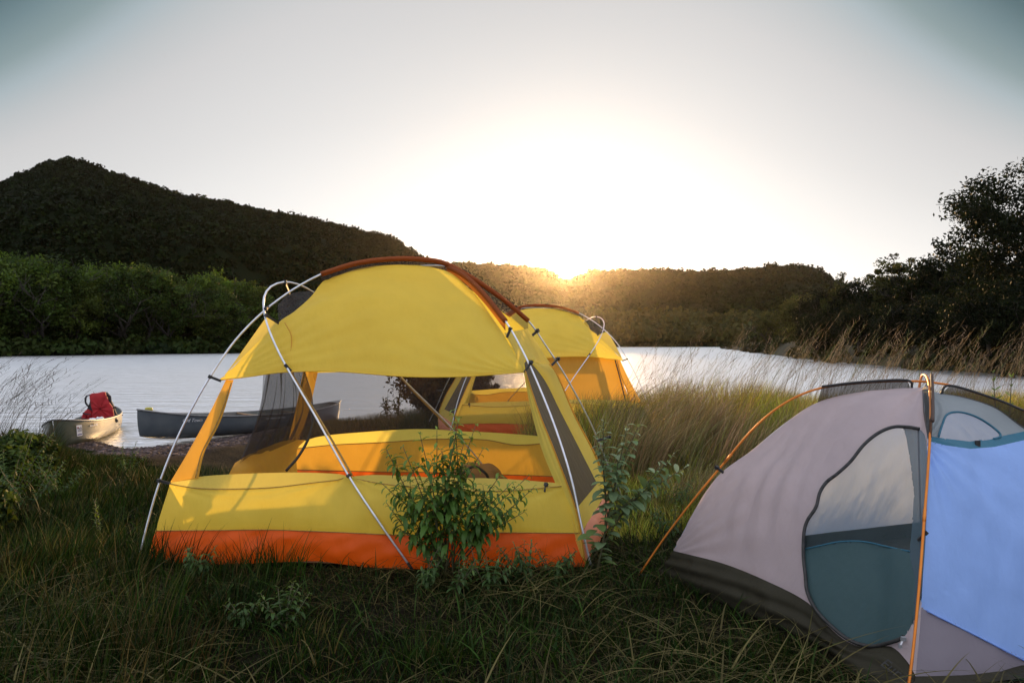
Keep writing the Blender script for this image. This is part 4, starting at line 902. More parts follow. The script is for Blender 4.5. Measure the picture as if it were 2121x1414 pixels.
def life_jacket():
    c = P(208, 872, 14.9); root = empty('life_jacket', (c.x, 14.9, c.z - .02), 'red life jacket with black side panels standing in the olive canoe', 'life jacket')
    # body: thick panel, narrowing to the shoulders; local x right, y away, z up
    def panel(nm, outline, y0, th, mat, puff=.03):
        o = spl([(x, 0, z) for x, z in outline] + [(outline[0][0], 0, outline[0][1])], 49)[:-1]; n = len(o); cx, cz = o[:, 0].mean(), o[:, 2].mean(); V = []; rings = [(0.0, 1.0, 0), (.5, 1, .35), (1, .93, .85), (1, .6, 1), (1, .3, 1.03), (1, .03, 1.04)]
        allr = [(-1 * b, a) for _, a, b in rings[::-1]] + [(b, a) for _, a, b in rings[1:]]
        for yy, sc in allr:
            for q in o: V.append((cx + (q[0] - cx) * sc, y0 + yy * th / 2 + .006 * math.sin(q[2] * 40 + q[0] * 13), cz + (q[2] - cz) * sc))
        m_ = len(allr); Fc = [[k * n + j, k * n + (j + 1) % n, (k + 1) * n + (j + 1) % n, (k + 1) * n + j] for k in range(m_ - 1) for j in range(n)]
        Fc.append(list(range(n))); Fc.append([(m_ - 1) * n + j for j in range(n)][::-1]); return mk(nm, V, Fc, mat, root, local=True)
    panel('front_panel', [(-.09, 0), (-.075, .2), (-.10, .38), (-.105, .54), (-.02, .56), (.07, .585), (.085, .53), (.12, .40), (.17, .27), (.185, .10), (.18, .0)], -.06, .10, M['red'])
    panel('back_panel', [(-.24, 0), (-.22, .10), (-.19, .22), (-.15, .36), (-.13, .50), (-.02, .55), (.07, .56), (.12, .4), (.17, .2), (.18, 0)], .06, .10, M['darkcloth'])
    panel('side_panel', [(-.245, 0), (-.23, .09), (-.19, .21), (-.15, .25), (-.10, .20), (-.085, .1), (-.09, 0)], -.01, .09, M['red'])
    mb = MB(); mb.tube([(-.13, .02, .52), (-.175, 0, .49), (-.18, -.01, .38), (-.15, 0, .30)], .013, 6, 14)
    mb.tube([(.08, .02, .52), (.12, 0, .49), (.13, -.01, .38)], .012, 6, 14); mk('shoulder_strap', np.vstack(mb.V), mb.F, M['darkcloth'], root, local=True)
    for z in (.07, .17):
        mb = MB(); mb.tube([(-.235 + z * .25, -.07, z + .02), (-.16, -.085, z), (-.09, -.10, z - .01)], .010, 6, 10); mk('strap', np.vstack(mb.V), mb.F, M['darkcloth'], root, local=True)
    blob('buckle', M['darkcloth'], root, (.188, -.02, .28), .018, .02, .018, 3, .1, n=12, m=8)
    root.rotation_euler.z = R(8); root.scale = (1.55, 1.2, 1.08)
life_jacket()
c = P(199, 872, 14.2); o = empty('towel', (c.x, 14.2, c.z), 'crumpled white cloth at the foot of the red life jacket', 'towel')
blob('towel_cloth', M['white'], o, (0, 0, 0), .17, .08, .05, 5, .5); blob('towel_fold', M['white'], o, (.09, -.02, .035), .07, .06, .05, 8, .4)
c = P(229, 870, 14.5); o = empty('dry_bag', (c.x, 14.5, c.z), 'small black bag tucked under the red life jacket in the olive canoe', 'bag'); blob('bag_body', M['darkcloth'], o, (0, 0, 0), .12, .09, .06, 9, .3)
mb = MB(); mb.box((0.02, -.08, .035), .05, .006, .015); mk('bag_label', np.vstack(mb.V), mb.F, M['white'], o, smooth=False, local=True)
def paddle():
    a, b = P(308, 848, 13.1), P(345, 866, 13.9); root = empty('paddle', a, 'canoe paddle with a yellow grip and white shaft lying in the slate canoe', 'paddle')
    d = (b - a).normalized(); e = a + d * 1.25
    tube('shaft', [a, e], .014, M['white'], root, 8)
    g = blob('grip', pmat('yellow_plastic', (.45, .40, .05), None, 8, .5), root, (0, 0, 0), .07, .04, .045, 2, .1, n=16, m=10)
    V = []; q = d.cross(Vector((0, 0, 1))).normalized()
    for i in range(10):
        t = i / 9; w = .10 * math.sin(math.pi * min(1, t * 1.1 + .05)) ** .5 if t < .9 else .06
        for s in (-1, 0, 1): V.append(e + d * (.48 * t) + q * (w * s) + Vector((0, 0, .01 * (1 - abs(s)))))
    mk('blade', V, gridF(3, 10), M['white'], root)
paddle()
c = P(372, 866, 13.6); o = empty('map_case', (c.x, 13.6, c.z - .0), 'flat pale packet lying in the slate canoe behind the paddle', 'packet'); blob('packet_body', M['white'], o, (0, 0, 0), .17, .10, .025, 12, .3)
c = P(500, 872, 14.7); o = empty('red_cloth', (c.x, 14.7, c.z), 'red life vest lying flat in the middle of the slate canoe', 'life jacket'); blob('vest_body', M['red'], o, (0, 0, 0), .30, .16, .06, 15, .4); blob('vest_collar', M['red'], o, (.2, .02, .03), .14, .12, .05, 17, .4)

# ------------------------------------------------------------------ grass
def blades(base, h, w, az, lean, curve, seg=4, cols=None, seed=0, tipdark=False):
    """arrays: base[n,3], h, w, az (lean heading), lean (initial tilt), curve (added tilt)"""
    n = len(base); r = np.random.default_rng(seed); t = np.linspace(0, 1, seg + 1)
    ang = lean[:, None] + curve[:, None] * t[None]
    ds = h[:, None] / seg
    dx = np.cumsum(np.sin(ang) * ds, 1) - np.sin(ang) * ds; dz = np.cumsum(np.cos(ang) * ds, 1) - np.cos(ang) * ds
    cxx = base[:, None, 0] + dx * np.cos(az)[:, None]; cyy = base[:, None, 1] + dx * np.sin(az)[:, None]; czz = base[:, None, 2] + dz
    wa = r.random(n) * np.pi; ww = w[:, None] * (1 - t[None] ** 1.6) + w[:, None] * .06
    wx = np.cos(wa)[:, None] * ww / 2; wy = np.sin(wa)[:, None] * ww / 2
    Lp = np.stack([cxx - wx, cyy - wy, czz], -1); Rp = np.stack([cxx + wx, cyy + wy, czz], -1)
    V = np.stack([Lp, Rp], 2).reshape(n, -1, 3)
    k = np.arange(seg) * 2; Fq = np.stack([k, k + 1, k + 3, k + 2], 1)
    Fa = (Fq[None] + (np.arange(n) * (2 * (seg + 1)))[:, None, None]).reshape(-1, 4)
    C = np.repeat(cols[:, None], 2 * (seg + 1), 1)
    return V.reshape(-1, 3), Fa, C.reshape(-1, 3)
def joinb(name, parts, mat, label, cat, kind='stuff'):
    off = 0; Vs, Fs, Cs = [], [], []
    for V, Fa, C in parts: Vs.append(V); Fs.append(Fa + off); Cs.append(C); off += len(V)
    o = mk(name, np.vstack(Vs), np.vstack(Fs), mat, col=np.vstack(Cs)); tag(o, label, cat, kind=kind); return o
A_ = np.array
def pick(cols, n, r, jit=.35): return cols[r.integers(0, len(cols), n)] * (1 - jit + 2 * jit * r.random((n, 1)))
TENT1 = [(-2.06, 4.1), (-.55, 3.95), (.42, 3.99), (.68, 4.96), (.37, 5.74), (-1.76, 5.75)]
TENT3 = [(.80, 3.88), (1.38, 2.5), (1.9, 2.6), (3.2, 3.2), (2.6, 4.62)]
TENT2 = [(-.78, 9.1), (.4, 8.9), (1.75, 9.0), (1.45, 10.7), (-.66, 10.7)]
def outside(x, y):
    k = np.ones(x.shape, bool)
    for t in (TENT1, TENT2, TENT3): k &= ~inpoly(x, y, t)
    return k
LIMX = [0, 60, 105, 125, 200, 420, 480, 700, 1080, 1340, 1400, 1560, 1640, 1900, 2121]; LIMY = [790, 820, 862, 915, 932, 950, 900, 862, 800, 790, 752, 758, 800, 800, 790]
def limit_h(x, y, z, h):
    px = CX + x / y * F; ly = np.interp(px, LIMX, LIMY); zt = CZ - (ly - CY) / F * y
    return np.where(y > 5.9, np.clip(np.minimum(h, zt - z), .04, None), h)
def scatter(n, x0, x1, y0, y1, r, fr=True, ypow=1.0):
    y = y0 + (y1 - y0) * r.random(n) ** ypow; x = x0 + (x1 - x0) * r.random(n)
    k = outside(x, y)
    if fr: k &= (np.abs(x) < y * .78 + .4)
    return x[k], y[k]
GREEN = A_([(.022, .055, .009), (.036, .078, .013), (.018, .042, .008), (.05, .085, .016)])
DRY = A_([(.17, .13, .075), (.13, .10, .055), (.22, .17, .10), (.10, .085, .045)])
def lawn():
    parts = []; r = np.random.default_rng(100)
    # short blades, denser near
    x, y = scatter(300000, -5.5, 5.5, 2.0, 8.0, r, ypow=1.25); n = len(x)
    pat = nz2(x, y, 1.1, 5) + .5 * nz2(x, y, 3.3, 1); k = r.random(n) < .80 + .25 * pat; x, y, pat = x[k], y[k], pat[k]; n = len(x)
    h = (.025 + .035 * r.random(n)) * (1 + .5 * np.clip(pat, -.5, 1)) * (1 + .5 * (x < -2.1)); b = np.stack([x, y, zg(x, y) - .005], 1)
    c = pick(GREEN, n, r); dry = r.random(n) < .18; c[dry] = pick(DRY, dry.sum(), r) * .8
    parts.append(blades(b, h, .003 + .003 * r.random(n) + .004 * (r.random(n) < .12), r.random(n) * 6.28, .5 * r.random(n), .3 + 1.2 * r.random(n), 3, c, 1))
    # matted dry stalks on the ground
    x, y = scatter(42000, -4.5, 4.5, 2.0, 7.0, r, ypow=1.2); n = len(x); k = r.random(n) < np.clip(.45 + .6 * nz2(x, y, 1.5, 9), .08, 1); x, y = x[k], y[k]; n = len(x)
    parts.append(blades(np.stack([x, y, zg(x, y) + .01], 1), .10 + .22 * r.random(n), .0022 + .002 * r.random(n), r.normal(size=n) * 1.2 + 2.6, 1.1 + .35 * r.random(n), .3 + .5 * r.random(n), 4, pick(DRY, n, r), 2))
    x, y = scatter(3800, -3.0, 2.0, 2.05, 3.9, r, ypow=1.1); n = len(x); k = r.random(n) < np.clip(.35 + .8 * nz2(x, y, 1.3, 2), .03, 1); x, y = x[k], y[k]; n = len(x)
    parts.append(blades(np.stack([x, y, zg(x, y) + .015 + .04 * r.random(n)], 1), .16 + .30 * r.random(n), .004 + .004 * r.random(n), r.normal(size=n) * .9 + .4 + 3.14 * (r.random(n) < .4), 1.0 + .4 * r.random(n), .2 + .9 * r.random(n), 6, pick(DRY * 1.25, n, r), 4))
    x, y = scatter(15000, -4.5, 4.0, 2.05, 5.0, r, ypow=1.1); n = len(x); k = r.random(n) < np.clip(.5 + .7 * nz2(x, y, 2.1, 7), .15, 1); x, y = x[k], y[k]; n = len(x)
    parts.append(blades(np.stack([x, y, zg(x, y)], 1), .07 + .13 * r.random(n), .005 + .005 * r.random(n), r.random(n) * 6.28, .2 + .5 * r.random(n), .4 + 1.1 * r.random(n), 5, pick(GREEN * 1.5, n, r), 6))
    joinb('grass', parts, M['lowgrassm'], 'short trodden grass with dry stalks around the tents', 'grass')
lawn()
def clumps(name, centres, per, h0, spread, cols, dryfrac, w, lean_az, lean_amt, label, cat='grass', seed=0, seg=5, mat=None):
    r = np.random.default_rng(seed); parts = []
    cx = np.repeat(centres[:, 0], per); cy = np.repeat(centres[:, 1], per); hh = np.repeat(centres[:, 2], per); n = len(cx)
    a = r.random(n) * 6.28; q = spread * np.sqrt(r.random(n)); x = cx + q * np.cos(a); y = cy + q * np.sin(a)
    k = outside(x, y) if not name.startswith('x') else np.ones(n, bool); x, y, a, hh = x[k], y[k], a[k], hh[k]; n = len(x)
    cid = (np.arange(len(centres)).repeat(per))[k]; ct = .45 + 1.1 * r.random((len(centres), 1)); cw = r.random((len(centres), 1)); warm = (1 - cw) * A_([[.85, 1.1, .8]]) + cw * A_([[1.25, .95, .9]]); tint = (ct * warm)[cid]; dryc = (r.random(len(centres)) ** 1.5 * 2.2 * dryfrac)[cid]
    h = h0 * hh * (.45 + .7 * r.random(n)); vx = np.cos(a) * .5 + np.cos(lean_az) * lean_amt + .35 * r.normal(size=n); vy = np.sin(a) * .5 + np.sin(lean_az) * lean_amt + .35 * r.normal(size=n)
    h = limit_h(x, y, zg(x, y), h * 1.0) * (.8 + .2 * r.random(n))
    c = pick(cols, n, r); dry = r.random(n) < dryc; c[dry] = pick(DRY, dry.sum(), r); c = c * tint
    V = blades(np.stack([x, y, zg(x, y) - .01], 1), h, w * (.6 + .8 * r.random(n)), np.arctan2(vy, vx), .06 + .22 * r.random(n), (.25 + .9 * r.random(n)) * (.4 + .6 * np.hypot(vx, vy)), seg, c, seed + 1)
    return joinb(name, [V], mat or M['grassm'], label, cat)
r = np.random.default_rng(200)
def cent(n, x0, x1, y0, y1, r, hf=None):
    x = x0 + (x1 - x0) * r.random(n); y = y0 + (y1 - y0) * r.random(n); k = outside(x, y); x, y = x[k], y[k]; h = .7 + .6 * r.random(len(x))
    if hf is not None: h = h * hf(x, y)
    return np.stack([x, y, h], 1)
BANKG = A_([(.15, .20, .04), (.20, .22, .06), (.11, .15, .03), (.24, .21, .08)])
# tall bank grass behind and right of the tents
bank_h = lambda x, y: np.interp(y, [6, 7.5, 9, 12], [.45, .75, 1.0, 1.05])
clumps('tall_grass', np.vstack([cent(430, .9, 9.5, 6.6, 12.4, r, bank_h), cent(60, .2, 2.0, 7.0, 8.9, r, bank_h)]), 130, .74, .20, BANKG * A_([1.5, 1.4, 1.0]), .42, .006, 0.2, .35, 'tall green and straw coloured bank grass behind the tents on the right', seed=21)  # greens scaled brighter and warmer, standing in for low sunlight
clumps('meadow_grass', cent(620, .75, 7, 4.4, 7.2, r), 80, .17, .17, BANKG * 1.5, .30, .005, 0, .1, 'knee high rough grass between the yellow tent and the small tent', seed=31)  # greens scaled up to stand in for sun on the blades
clumps('straw_grass', np.vstack([cent(60, .75, 2.3, 6.3, 8.2, r), cent(70, 1.6, 5.5, 6.4, 9.5, r) * A_([1, 1, .9]), cent(40, 1.1, 4.2, 4.9, 6.3, r) * A_([1, 1, .45])]), 70, .75, .16, A_([(.30, .22, .14), (.24, .17, .10), (.36, .28, .18), (.16, .17, .06)]), .3, .005, .1, .9, 'arching straw coloured tussocks in front of the farther yellow tent', seed=35, seg=7, mat=M['reedm'])
clumps('shore_grass', np.vstack([cent(150, -4.2, 1.2, 11.5, 15.5, r), cent(70, -1.6, .6, 10.6, 16.5, r)]), 90, .55, .3, GREEN * .9, .45, .006, 1, .2, 'dark rough grass on the shore seen through the yellow tent', seed=41, mat=M['lowgrassm'])
clumps('left_grass', np.vstack([cent(120, -6.8, -4.6, 6.6, 9.2, r), cent(70, -8.2, -6.0, 8.0, 11.2, r), cent(150, -4.6, -2.3, 3.6, 8.2, r) * A_([1, 1, .45])]), 100, .40, .22, GREEN, .22, .006, 0.2, .3, 'dark tangled grass and weeds on the left below the canoes', seed=51, mat=M['lowgrassm'])
clumps('foreground_grass', np.vstack([cent(90, -2.9, -1.2, 2.3, 4.2, r), cent(50, -1.6, 1.2, 2.2, 3.0, r) * A_([1, 1, .5])]), 60, .26, .15, GREEN, .35, .005, 0.2, .2, 'longer grass in the dark foreground in front of the yellow tent', seed=61, mat=M['lowgrassm'])
def reeds(name, n, xr, yr, hr, seed, label, lean=.35, shade=1.0):
    """thin stalks, each with a feathery head leaning down wind"""
    r = np.random.default_rng(seed); x = xr[0] + (xr[1] - xr[0]) * r.random(n); y = yr[0] + (yr[1] - yr[0]) * r.random(n)
    k = nz2(x, y, .9, 4) + .8 * r.random(n) > .0; k &= outside(x, y); x, y = x[k], y[k]; n = len(x)
    h = hr[0] + (hr[1] - hr[0]) * r.random(n) ** 1.4; az = r.normal(size=n) * .5 + .15; ln = .10 + .22 * r.random(n); cv = lean + .5 * r.random(n)
    c = pick(A_([(.26, .19, .12), (.20, .15, .09), (.30, .23, .15), (.14, .16, .06)]), n, r) * shade
    b = np.stack([x, y, zg(x, y)], 1); parts = [blades(b, h, .0035 + .002 * r.random(n), az, ln, cv, 6, c, seed)]
    m = 9                                                              # head: short fine spikes along the top third
    for i in range(m):
        t = .68 + .32 * i / m; ang = ln + cv * t * .5
        px = b[:, 0] + np.sin(ang) * h * t * np.cos(az); py = b[:, 1] + np.sin(ang) * h * t * np.sin(az); pz = b[:, 2] + np.cos(ang) * h * t
        parts.append(blades(np.stack([px, py, pz], 1), .05 + .08 * r.random(n), .004 + .003 * r.random(n), az + r.normal(size=n) * .7, ln + cv * t + .35 * (r.random(n) - .3), .3 * r.random(n), 2, c * 1.1, seed + i))
    return joinb(name, parts, M['reedm'], label, 'grass')
reeds('reed_stalks', 1150, (1.8, 10.5), (8.5, 13.2), (1.0, 1.75), 71, 'feathery dry grass stalks leaning right along the bank on the right')
reeds('reed_stalks', 260, (.9, 2.2), (7.0, 8.8), (.7, 1.15), 72, 'straw coloured stalks leaning across the farther yellow tent', .9)
reeds('reed_stalks', 170, (-6.7, -5.2), (7.2, 9.2), (.8, 1.45), 73, 'long thin seeding stalks at the left edge above the water', .6, .22)  # stalk colour darkened to read as silhouettes against bright water

# ------------------------------------------------------------------ leafy plants
def leaf(base, d, up, L, w, droop, fold=.25, seg=5):
    """pointed leaf strip with a centre fold; returns verts, faces"""
    d = d.normalized(); side = d.cross(up)
    if side.length < 1e-4: side = Vector((1, 0, 0))
    side.normalize(); V = []; p = Vector(base)
    for i in range(seg + 1):
        t = i / seg; ww = w * math.sin(math.pi * (t * .93 + .04)) ** .8 if i < seg else .0003
        nrm = side.cross(d).normalized()
        V += [p - side * ww / 2 + nrm * ww * fold, p.copy(), p + side * ww / 2 + nrm * ww * fold]
        d = (Matrix.Rotation(-droop / seg, 3, side) @ d).normalized(); p = p + d * (L / seg)
    Fc = []
    for i in range(seg): a = i * 3; Fc += [[a, a + 1, a + 4, a + 3], [a + 1, a + 2, a + 5, a + 4]]
    return V, Fc
class Plant:
    def __init__(s, seed): s.r = random.Random(seed); s.V = []; s.F = []; s.C = []; s.st = MB()
    def leaf(s, p, d, L, w, droop, col, up=Vector((0, 0, 1)), fold=.25):
        V, Fc = leaf(p, d, up, L, w, droop, fold); n = len(s.V); s.V += V; s.F += [[i + n for i in f] for f in Fc]
        k = .7 + .6 * s.r.random(); s.C += [(col[0] * k, col[1] * k, col[2] * k)] * len(V)
    def stem(s, a, b, r0, r1, sag=.0, n=8):
        a, b = Vector(a), Vector(b); m = (a + b) / 2 + Vector((s.r.uniform(-1, 1), s.r.uniform(-1, 1), 0)) * (b - a).length * .06 + Vector((0, 0, sag))
        pts = spl([a, m, b], n); s.st.tube(pts, np.linspace(r0, r1, n), 5); return [Vector(p) for p in pts]
    def leafy(s, pts, step, L, w, droop, col, col2=None, start=.25, elev=.3, pair=True, grow=1.0, fold=.25):
        s.r.random(); tot = sum((pts[i + 1] - pts[i]).length for i in range(len(pts) - 1)); n = max(2, int(tot * (1 - start) / step)); ph = s.r.random() * 6.28
        for k in range(n + 1):
            t = start + (1 - start) * k / n; f = t * (len(pts) - 1); i = min(int(f), len(pts) - 2); p = pts[i].lerp(pts[i + 1], f - i); ax = (pts[i + 1] - pts[i]).normalized(); ph += 1.57 if pair else 2.4
            for q in ((0, math.pi) if pair else (0,)):
                a = ph + q + s.r.uniform(-.3, .3); o = ax.orthogonal().normalized(); o = Matrix.Rotation(a, 3, ax) @ o
                d = (o + ax * (elev + .6 * (t > .93) + s.r.uniform(-.15, .25))).normalized(); sz = (1 - .55 * max(0, t - .55) / .45) * grow * s.r.uniform(.55, 1.25)
                s.leaf(p, d, L * sz, w * sz, droop * s.r.uniform(.6, 1.3), col2 if (col2 and t > .85) else col, fold=fold)
    def build(s, name, loc, label, cat, mat, group=None):
        root = empty(name, loc, label, cat, group)
        mk('leaves', [tuple(v) for v in s.V], np.array(s.F), mat, root, col=np.array(s.C), local=True)
        mk('stems', np.vstack(s.st.V), s.F and s.st.F, M['stem'], root, local=True); return root
M['stem'] = pmat('green_stem', (.06, .07, .025), (.09, .07, .03), 20, .6)
def shrub():
    p = Plant(5); base = P(925, 1180, 3.86); base.z = 0; col = (.085, .17, .032); col2 = (.17, .27, .05)
    tg = [(790, 1000), (800, 930), (835, 925), (870, 900), (905, 890), (940, 850), (950, 868), (985, 880), (1000, 930), (1035, 985), (1060, 1000), (1095, 985), (1105, 1010), (1085, 1060), (800, 1040), (830, 990), (860, 960), (915, 930), (960, 920), (1015, 1010), (1040, 1050), (980, 1000), (890, 1000), (930, 975), (845, 1060), (960, 1060), (1010, 1075), (880, 1070), (820, 1090)]
    for k, (px, py) in enumerate(tg):
        Y = 3.82 + p.r.uniform(-.14, .10); t = P(px, py, Y) - base; a = Vector((p.r.uniform(-.05, .05), p.r.uniform(-.05, .05), 0))
        pts = p.stem(a, t, .005, .0016, .03, 12)
        p.leafy(pts, .034, .092, .028, 1.3, col, col2, .42, .35)
        for q in range(2):
            s0 = pts[p.r.randint(5, 9)]; e = s0 + Vector((p.r.uniform(-.1, .1), p.r.uniform(-.08, .08), p.r.uniform(.05, .13))); bp = p.stem(s0, e, .0022, .001, .0, 6); p.leafy(bp, .026, .075, .022, 1.3, col, col2, .10, .35)
    p.build('leafy_shrub', base, 'dark green leafy shrub with narrow drooping leaves in front of the big yellow tent', 'shrub', M['plantm'])
shrub()
def low_weeds():
    spots = [(1010, 1225, 3.6, .22, 'low leafy weed at the foot of the shrub on its right'), (1090, 1200, 3.75, .24, 'leafy weed against the orange base near the tent corner'), (940, 1235, 3.55, .18, 'small leafy weed just in front of the shrub'), (1150, 1195, 3.8, .18, 'leafy weed by the right front corner of the big tent'),
             (410, 1180, 3.85, .17, 'single dark sprig in front of the orange base on the left'), (590, 1300, 3.15, .17, 'small broad leaved weed in the foreground grass'), (880, 1210, 3.65, .2, 'leafy weed left of the shrub foot'), (500, 1290, 3.2, .12, 'tiny leafy weed in the foreground left of the broad leaved one'),
             (205, 1120, 4.5, .36, 'pale green spiky weed standing left of the yellow tent'), (60, 1030, 5.4, .38, 'leafy weed at the left edge beside the tall grass'), (20, 980, 5.6, .5, 'bushy weed cut off by the left edge of the picture'), (120, 1000, 5.8, .3, 'leafy weed right of the bushy one at the left edge'),
             (1440, 880, 6.6, .30, 'leafy weed in the rough grass halfway between the two nearest tents'), (1500, 820, 7.6, .42, 'tall leafy weed in the bank grass left of the arched orange pole'), (1385, 1075, 4.6, .2, 'low leafy weed left of the foot of the orange pole'), (1400, 1010, 5.3, .25, 'leafy weed in the meadow just left of the orange pole'),
             (1340, 935, 6.3, .20, 'leafy green weed behind the downy plant'), (1545, 930, 5.6, .30, 'bright leafy weed just behind the small grey tent'), (262, 960, 8.0, .35, 'small leafy weed between the gravel and the tent pole')]
    for k, (px, py, Y, h, lab) in enumerate(spots):
        p = Plant(80 + k); b = P(px, py, Y); b.z = float(zg(b.x, Y)); spike = 'spiky' in lab
        col = (.05, .10, .025) if not spike else (.13, .19, .045)
        for q in range(2 if spike else 7):
            a = p.r.random() * 6.28; rr = (.04 if spike else .12) * h / .2; t = Vector((math.cos(a) * rr, math.sin(a) * rr, h * p.r.uniform(.6, 1.05))); pts = p.stem((0, 0, 0), t, .004, .0012, .01, 8)
            p.leafy(pts, .02, .035 if spike else .05, .010 if spike else .017, .5 if spike else 1.1, col, (.10, .16, .04), .15, .9 if spike else .4)
        p.build('weed', b, lab, 'weed', M['plantm'], 'small leafy weeds in the grass')
low_weeds()
def downy():
    p = Plant(17); base = P(1236, 1185, 3.9); base.z = 0; g = (.17, .25, .13); g2 = (.26, .33, .20)
    def st(px, py, Y, bx=0, by=0, leafL=.075, w=.032, s0=None, start=.15):
        t = P(px, py, Y) - base; pts = p.stem(s0 or (0, 0, 0), t, .007 if s0 is None else .004, .002, 0, 12); p.leafy(pts, .016, leafL * 1.15, w * 1.3, .9, g, g2, start, .35, pair=False, fold=.12); return pts
    main = st(1300, 880, 3.95, start=.1, leafL=.085, w=.04); st(1250, 872, 3.9, s0=main[4]); st(1235, 900, 3.85, s0=main[3]); st(1325, 880, 3.98, s0=main[6]); st(1400, 935, 4.05, s0=main[4]); st(1425, 965, 4.1, s0=main[4]); st(1370, 960, 4.0, s0=main[3]); st(1350, 1000, 4.0, s0=main[2]); st(1280, 930, 3.85, s0=main[5])
    for k in range(9): a = k * .7; p.leaf(Vector((0.02 * math.cos(a), .02 * math.sin(a), .06 + .03 * k)), Vector((math.cos(a), math.sin(a), .25)), .10, .055, .7, (.14, .22, .07), fold=.1)
    # flower bud clusters at the tips
    p.build('downy_plant', base, 'tall grey green downy plant growing by the right corner of the big yellow tent', 'plant', M['greyleaf'])
downy()
def milkweed():
    for k, (px, Y, top, lab) in enumerate(((2062, 4.9, 772, 'upright plant with pointed paired leaves behind the small tent, left of its twin'), (2100, 5.0, 782, 'upright plant with pointed paired leaves behind the small tent, nearest the right edge'))):
        p = Plant(30 + k); b = P(px, 1000, Y); b.z = float(zg(b.x, Y)); t = P(px - 5, top, Y) - b; pts = p.stem((0, 0, 0), t, .006, .003, 0, 12)
        p.leafy(pts, .06, .085, .030, -.4, (.07, .14, .035), (.12, .2, .05), .3, .35); p.build('upright_plant', b, lab, 'plant', M['plantm'], 'paired leaf plants behind the small tent')
milkweed()
def sapling():
    for px, py, Y, h, lab in ((828, 812, 13.5, .75, 'dark bushy sapling on the shore seen through the tent window'), (800, 828, 13.2, .5, 'shorter dark sapling left of the bushy one seen through the tent window')):
        p = Plant(int(px)); b = P(px, 900, Y); b.z = float(zg(b.x, Y)); t = P(px, py, Y) - b; pts = p.stem((0, 0, 0), t, .02, .006, 0, 10)
        for q in range(12): s0 = pts[3 + q % 6]; e = s0 + Vector((p.r.uniform(-.18, .18), p.r.uniform(-.15, .15), p.r.uniform(.05, .2))); bp = p.stem(s0, e, .006, .003, 0, 5); p.leafy(bp, .05, .09, .04, .6, (.03, .045, .015), None, .1, .5)
        p.leafy(pts, .05, .1, .045, .6, (.03, .045, .015), None, .3, .5); p.build('sapling', b, lab, 'sapling', M['plantm'], 'saplings on the shore')
sapling()
def shore_bushes():
    sp = [(905, 12.5, 1.15, 'dark brown bush behind the tent window on the left of the farther tent'), (965, 13.2, .95, 'dark bush on the shore right behind the farther tent')]
    for k, (px, Y, h, lab) in enumerate(sp):
        me = make_tree(h, h * 1.3, 300 + k, .045, 90, 70, .0, A_([(.05, .04, .02), (.035, .035, .015), (.07, .055, .03)])); b = P(px, 900, Y)
        tree('shore_bush', me, (b.x, Y, float(zg(b.x, Y)) + .12), 1, k, lab, 'bush', 'bushes on the near shore')
    lb = [(-40, 5.9, .42, 'dark leafy bush at the left edge above the foreground'), (30, 6.8, .45, 'dark leafy bush behind the left edge weeds beside the tall stalks'), (-60, 4.6, .35, 'dark low bush in the lower left corner')]
    for k, (px, Y, h, lab) in enumerate(lb):
        me = make_tree(h, h * 1.5, 320 + k, .035, 110, 60, .0, A_([(.04, .065, .018), (.03, .05, .014), (.055, .085, .02)])); b = P(px, 900, Y)
        tree('leafy_bush', me, (b.x, Y, float(zg(b.x, Y))), 1, k, lab, 'bush', 'bushes at the left edge')
shore_bushes()
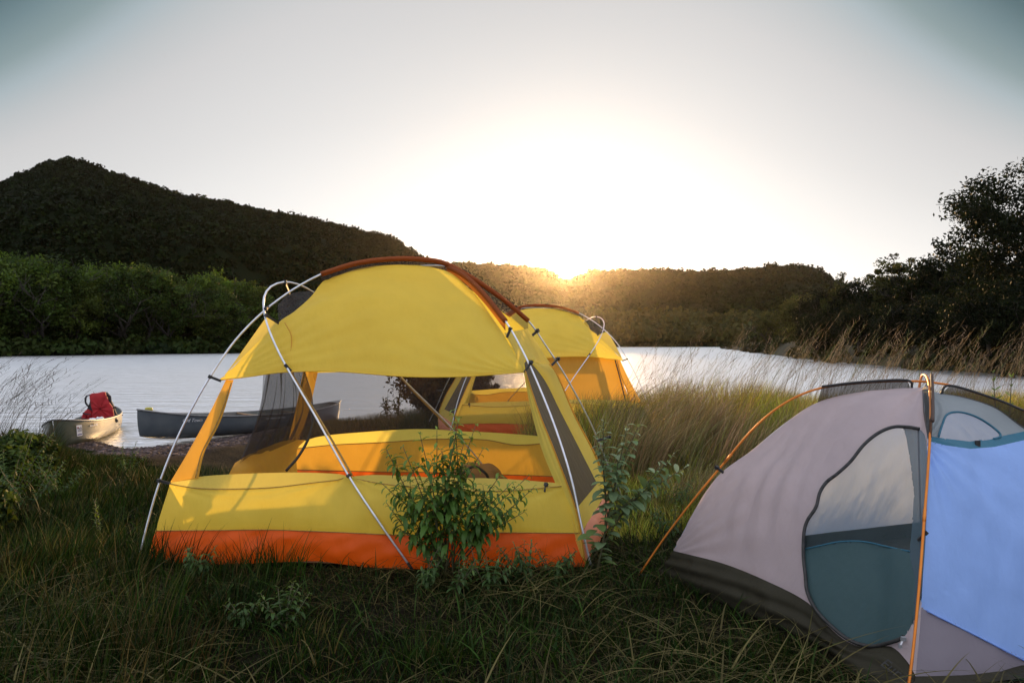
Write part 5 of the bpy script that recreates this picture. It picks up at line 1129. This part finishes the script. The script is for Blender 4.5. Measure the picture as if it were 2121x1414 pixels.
def stones():
    r = np.random.default_rng(9); V, Fs = [], []; ico = None
    n = 5000; x = -8.2 + 6 * r.random(n); y = 9.4 + 4.2 * r.random(n); d = shore(x) - y; k = (d > -.3) & (d < 4.4); x, y = x[k], y[k]
    u = np.array([[0, 0, 1], [1, 0, 0], [0, 1, 0], [-1, 0, 0], [0, -1, 0], [.6, .6, .55], [-.6, .6, .55], [-.6, -.6, .55], [.6, -.6, .55]], float)
    fc = [[0, 8, 5], [0, 5, 6], [0, 6, 7], [0, 7, 8], [5, 8, 1], [5, 1, 2], [6, 5, 2], [6, 2, 3], [7, 6, 3], [7, 3, 4], [8, 7, 4], [8, 4, 1]]
    Vs = []; Fa = []; C = []
    for i in range(len(x)):
        s = .010 + .032 * r.random() ** 3; a = r.random() * 6.28; ca, sa = math.cos(a), math.sin(a); q = u * (1 + .25 * r.normal(size=(9, 1))) * [s * 1.3, s, s * .6]
        q = np.stack([q[:, 0] * ca - q[:, 1] * sa, q[:, 0] * sa + q[:, 1] * ca, q[:, 2]], 1); Fa += [[j + len(Vs) * 9 for j in f] for f in fc]; Vs.append(q + [x[i], y[i], float(zg(x[i], y[i]))]); C.append(np.repeat((np.array([[.10, .075, .072]]) * (.4 + 1.1 * r.random())), 9, 0))
    o = mk('gravel', np.vstack(Vs), np.array(Fa), leafmat('stone', trans=0, rough=.85), col=np.vstack(C), smooth=False); tag(o, 'grey pink gravel beach under the canoes', 'gravel', kind='stuff')
stones()

# ------------------------------------------------------------------ the sun's disc and the air
def sun_disc():
    m, nt, n, L = newmat('sun_surface'); out = n.new('ShaderNodeOutputMaterial'); e = n.new('ShaderNodeEmission'); e.inputs[0].default_value = (1, .80, .45, 1); e.inputs[1].default_value = 90; L(e.outputs[0], out.inputs[0])
    D = 3000; c = sdir(SUN_AZ, R(5.3)) * D + Vector((0, 0, CZ)); rad = D * math.tan(R(.9)); V = []; nn, mm = 24, 12  # disc oversized to stand in for the glare round the sun
    for i in range(mm + 1):
        for j in range(nn): th = math.pi * i / mm; ph = 2 * math.pi * j / nn; V.append((c.x + rad * math.sin(th) * math.cos(ph), c.y + rad * math.sin(th) * math.sin(ph), c.z + rad * math.cos(th)))
    o = mk('sun_disc', V, [[i * nn + j, i * nn + (j + 1) % nn, (i + 1) * nn + (j + 1) % nn, (i + 1) * nn + j] for i in range(mm) for j in range(nn)], m); tag(o, 'low sun sitting on the ridge', 'sun', kind='structure')
    m.cycles.emission_sampling = 'NONE'
sun_disc()
def haze():
    m, nt, n, L = newmat('evening_haze'); out = n.new('ShaderNodeOutputMaterial'); v = n.new('ShaderNodeVolumePrincipled'); L(v.outputs[0], out.inputs['Volume'])
    v.inputs['Color'].default_value = (1.0, .90, .78, 1); v.inputs['Density'].default_value = .000044; v.inputs['Anisotropy'].default_value = .93
    mb = MB(); mb.box((0, 645, 53.3), 2500, 1750, 114); o = mb.build('haze', m, smooth=False); tag(o, kind='stuff'); o['label'] = 'thin golden evening haze over the lake'
haze()
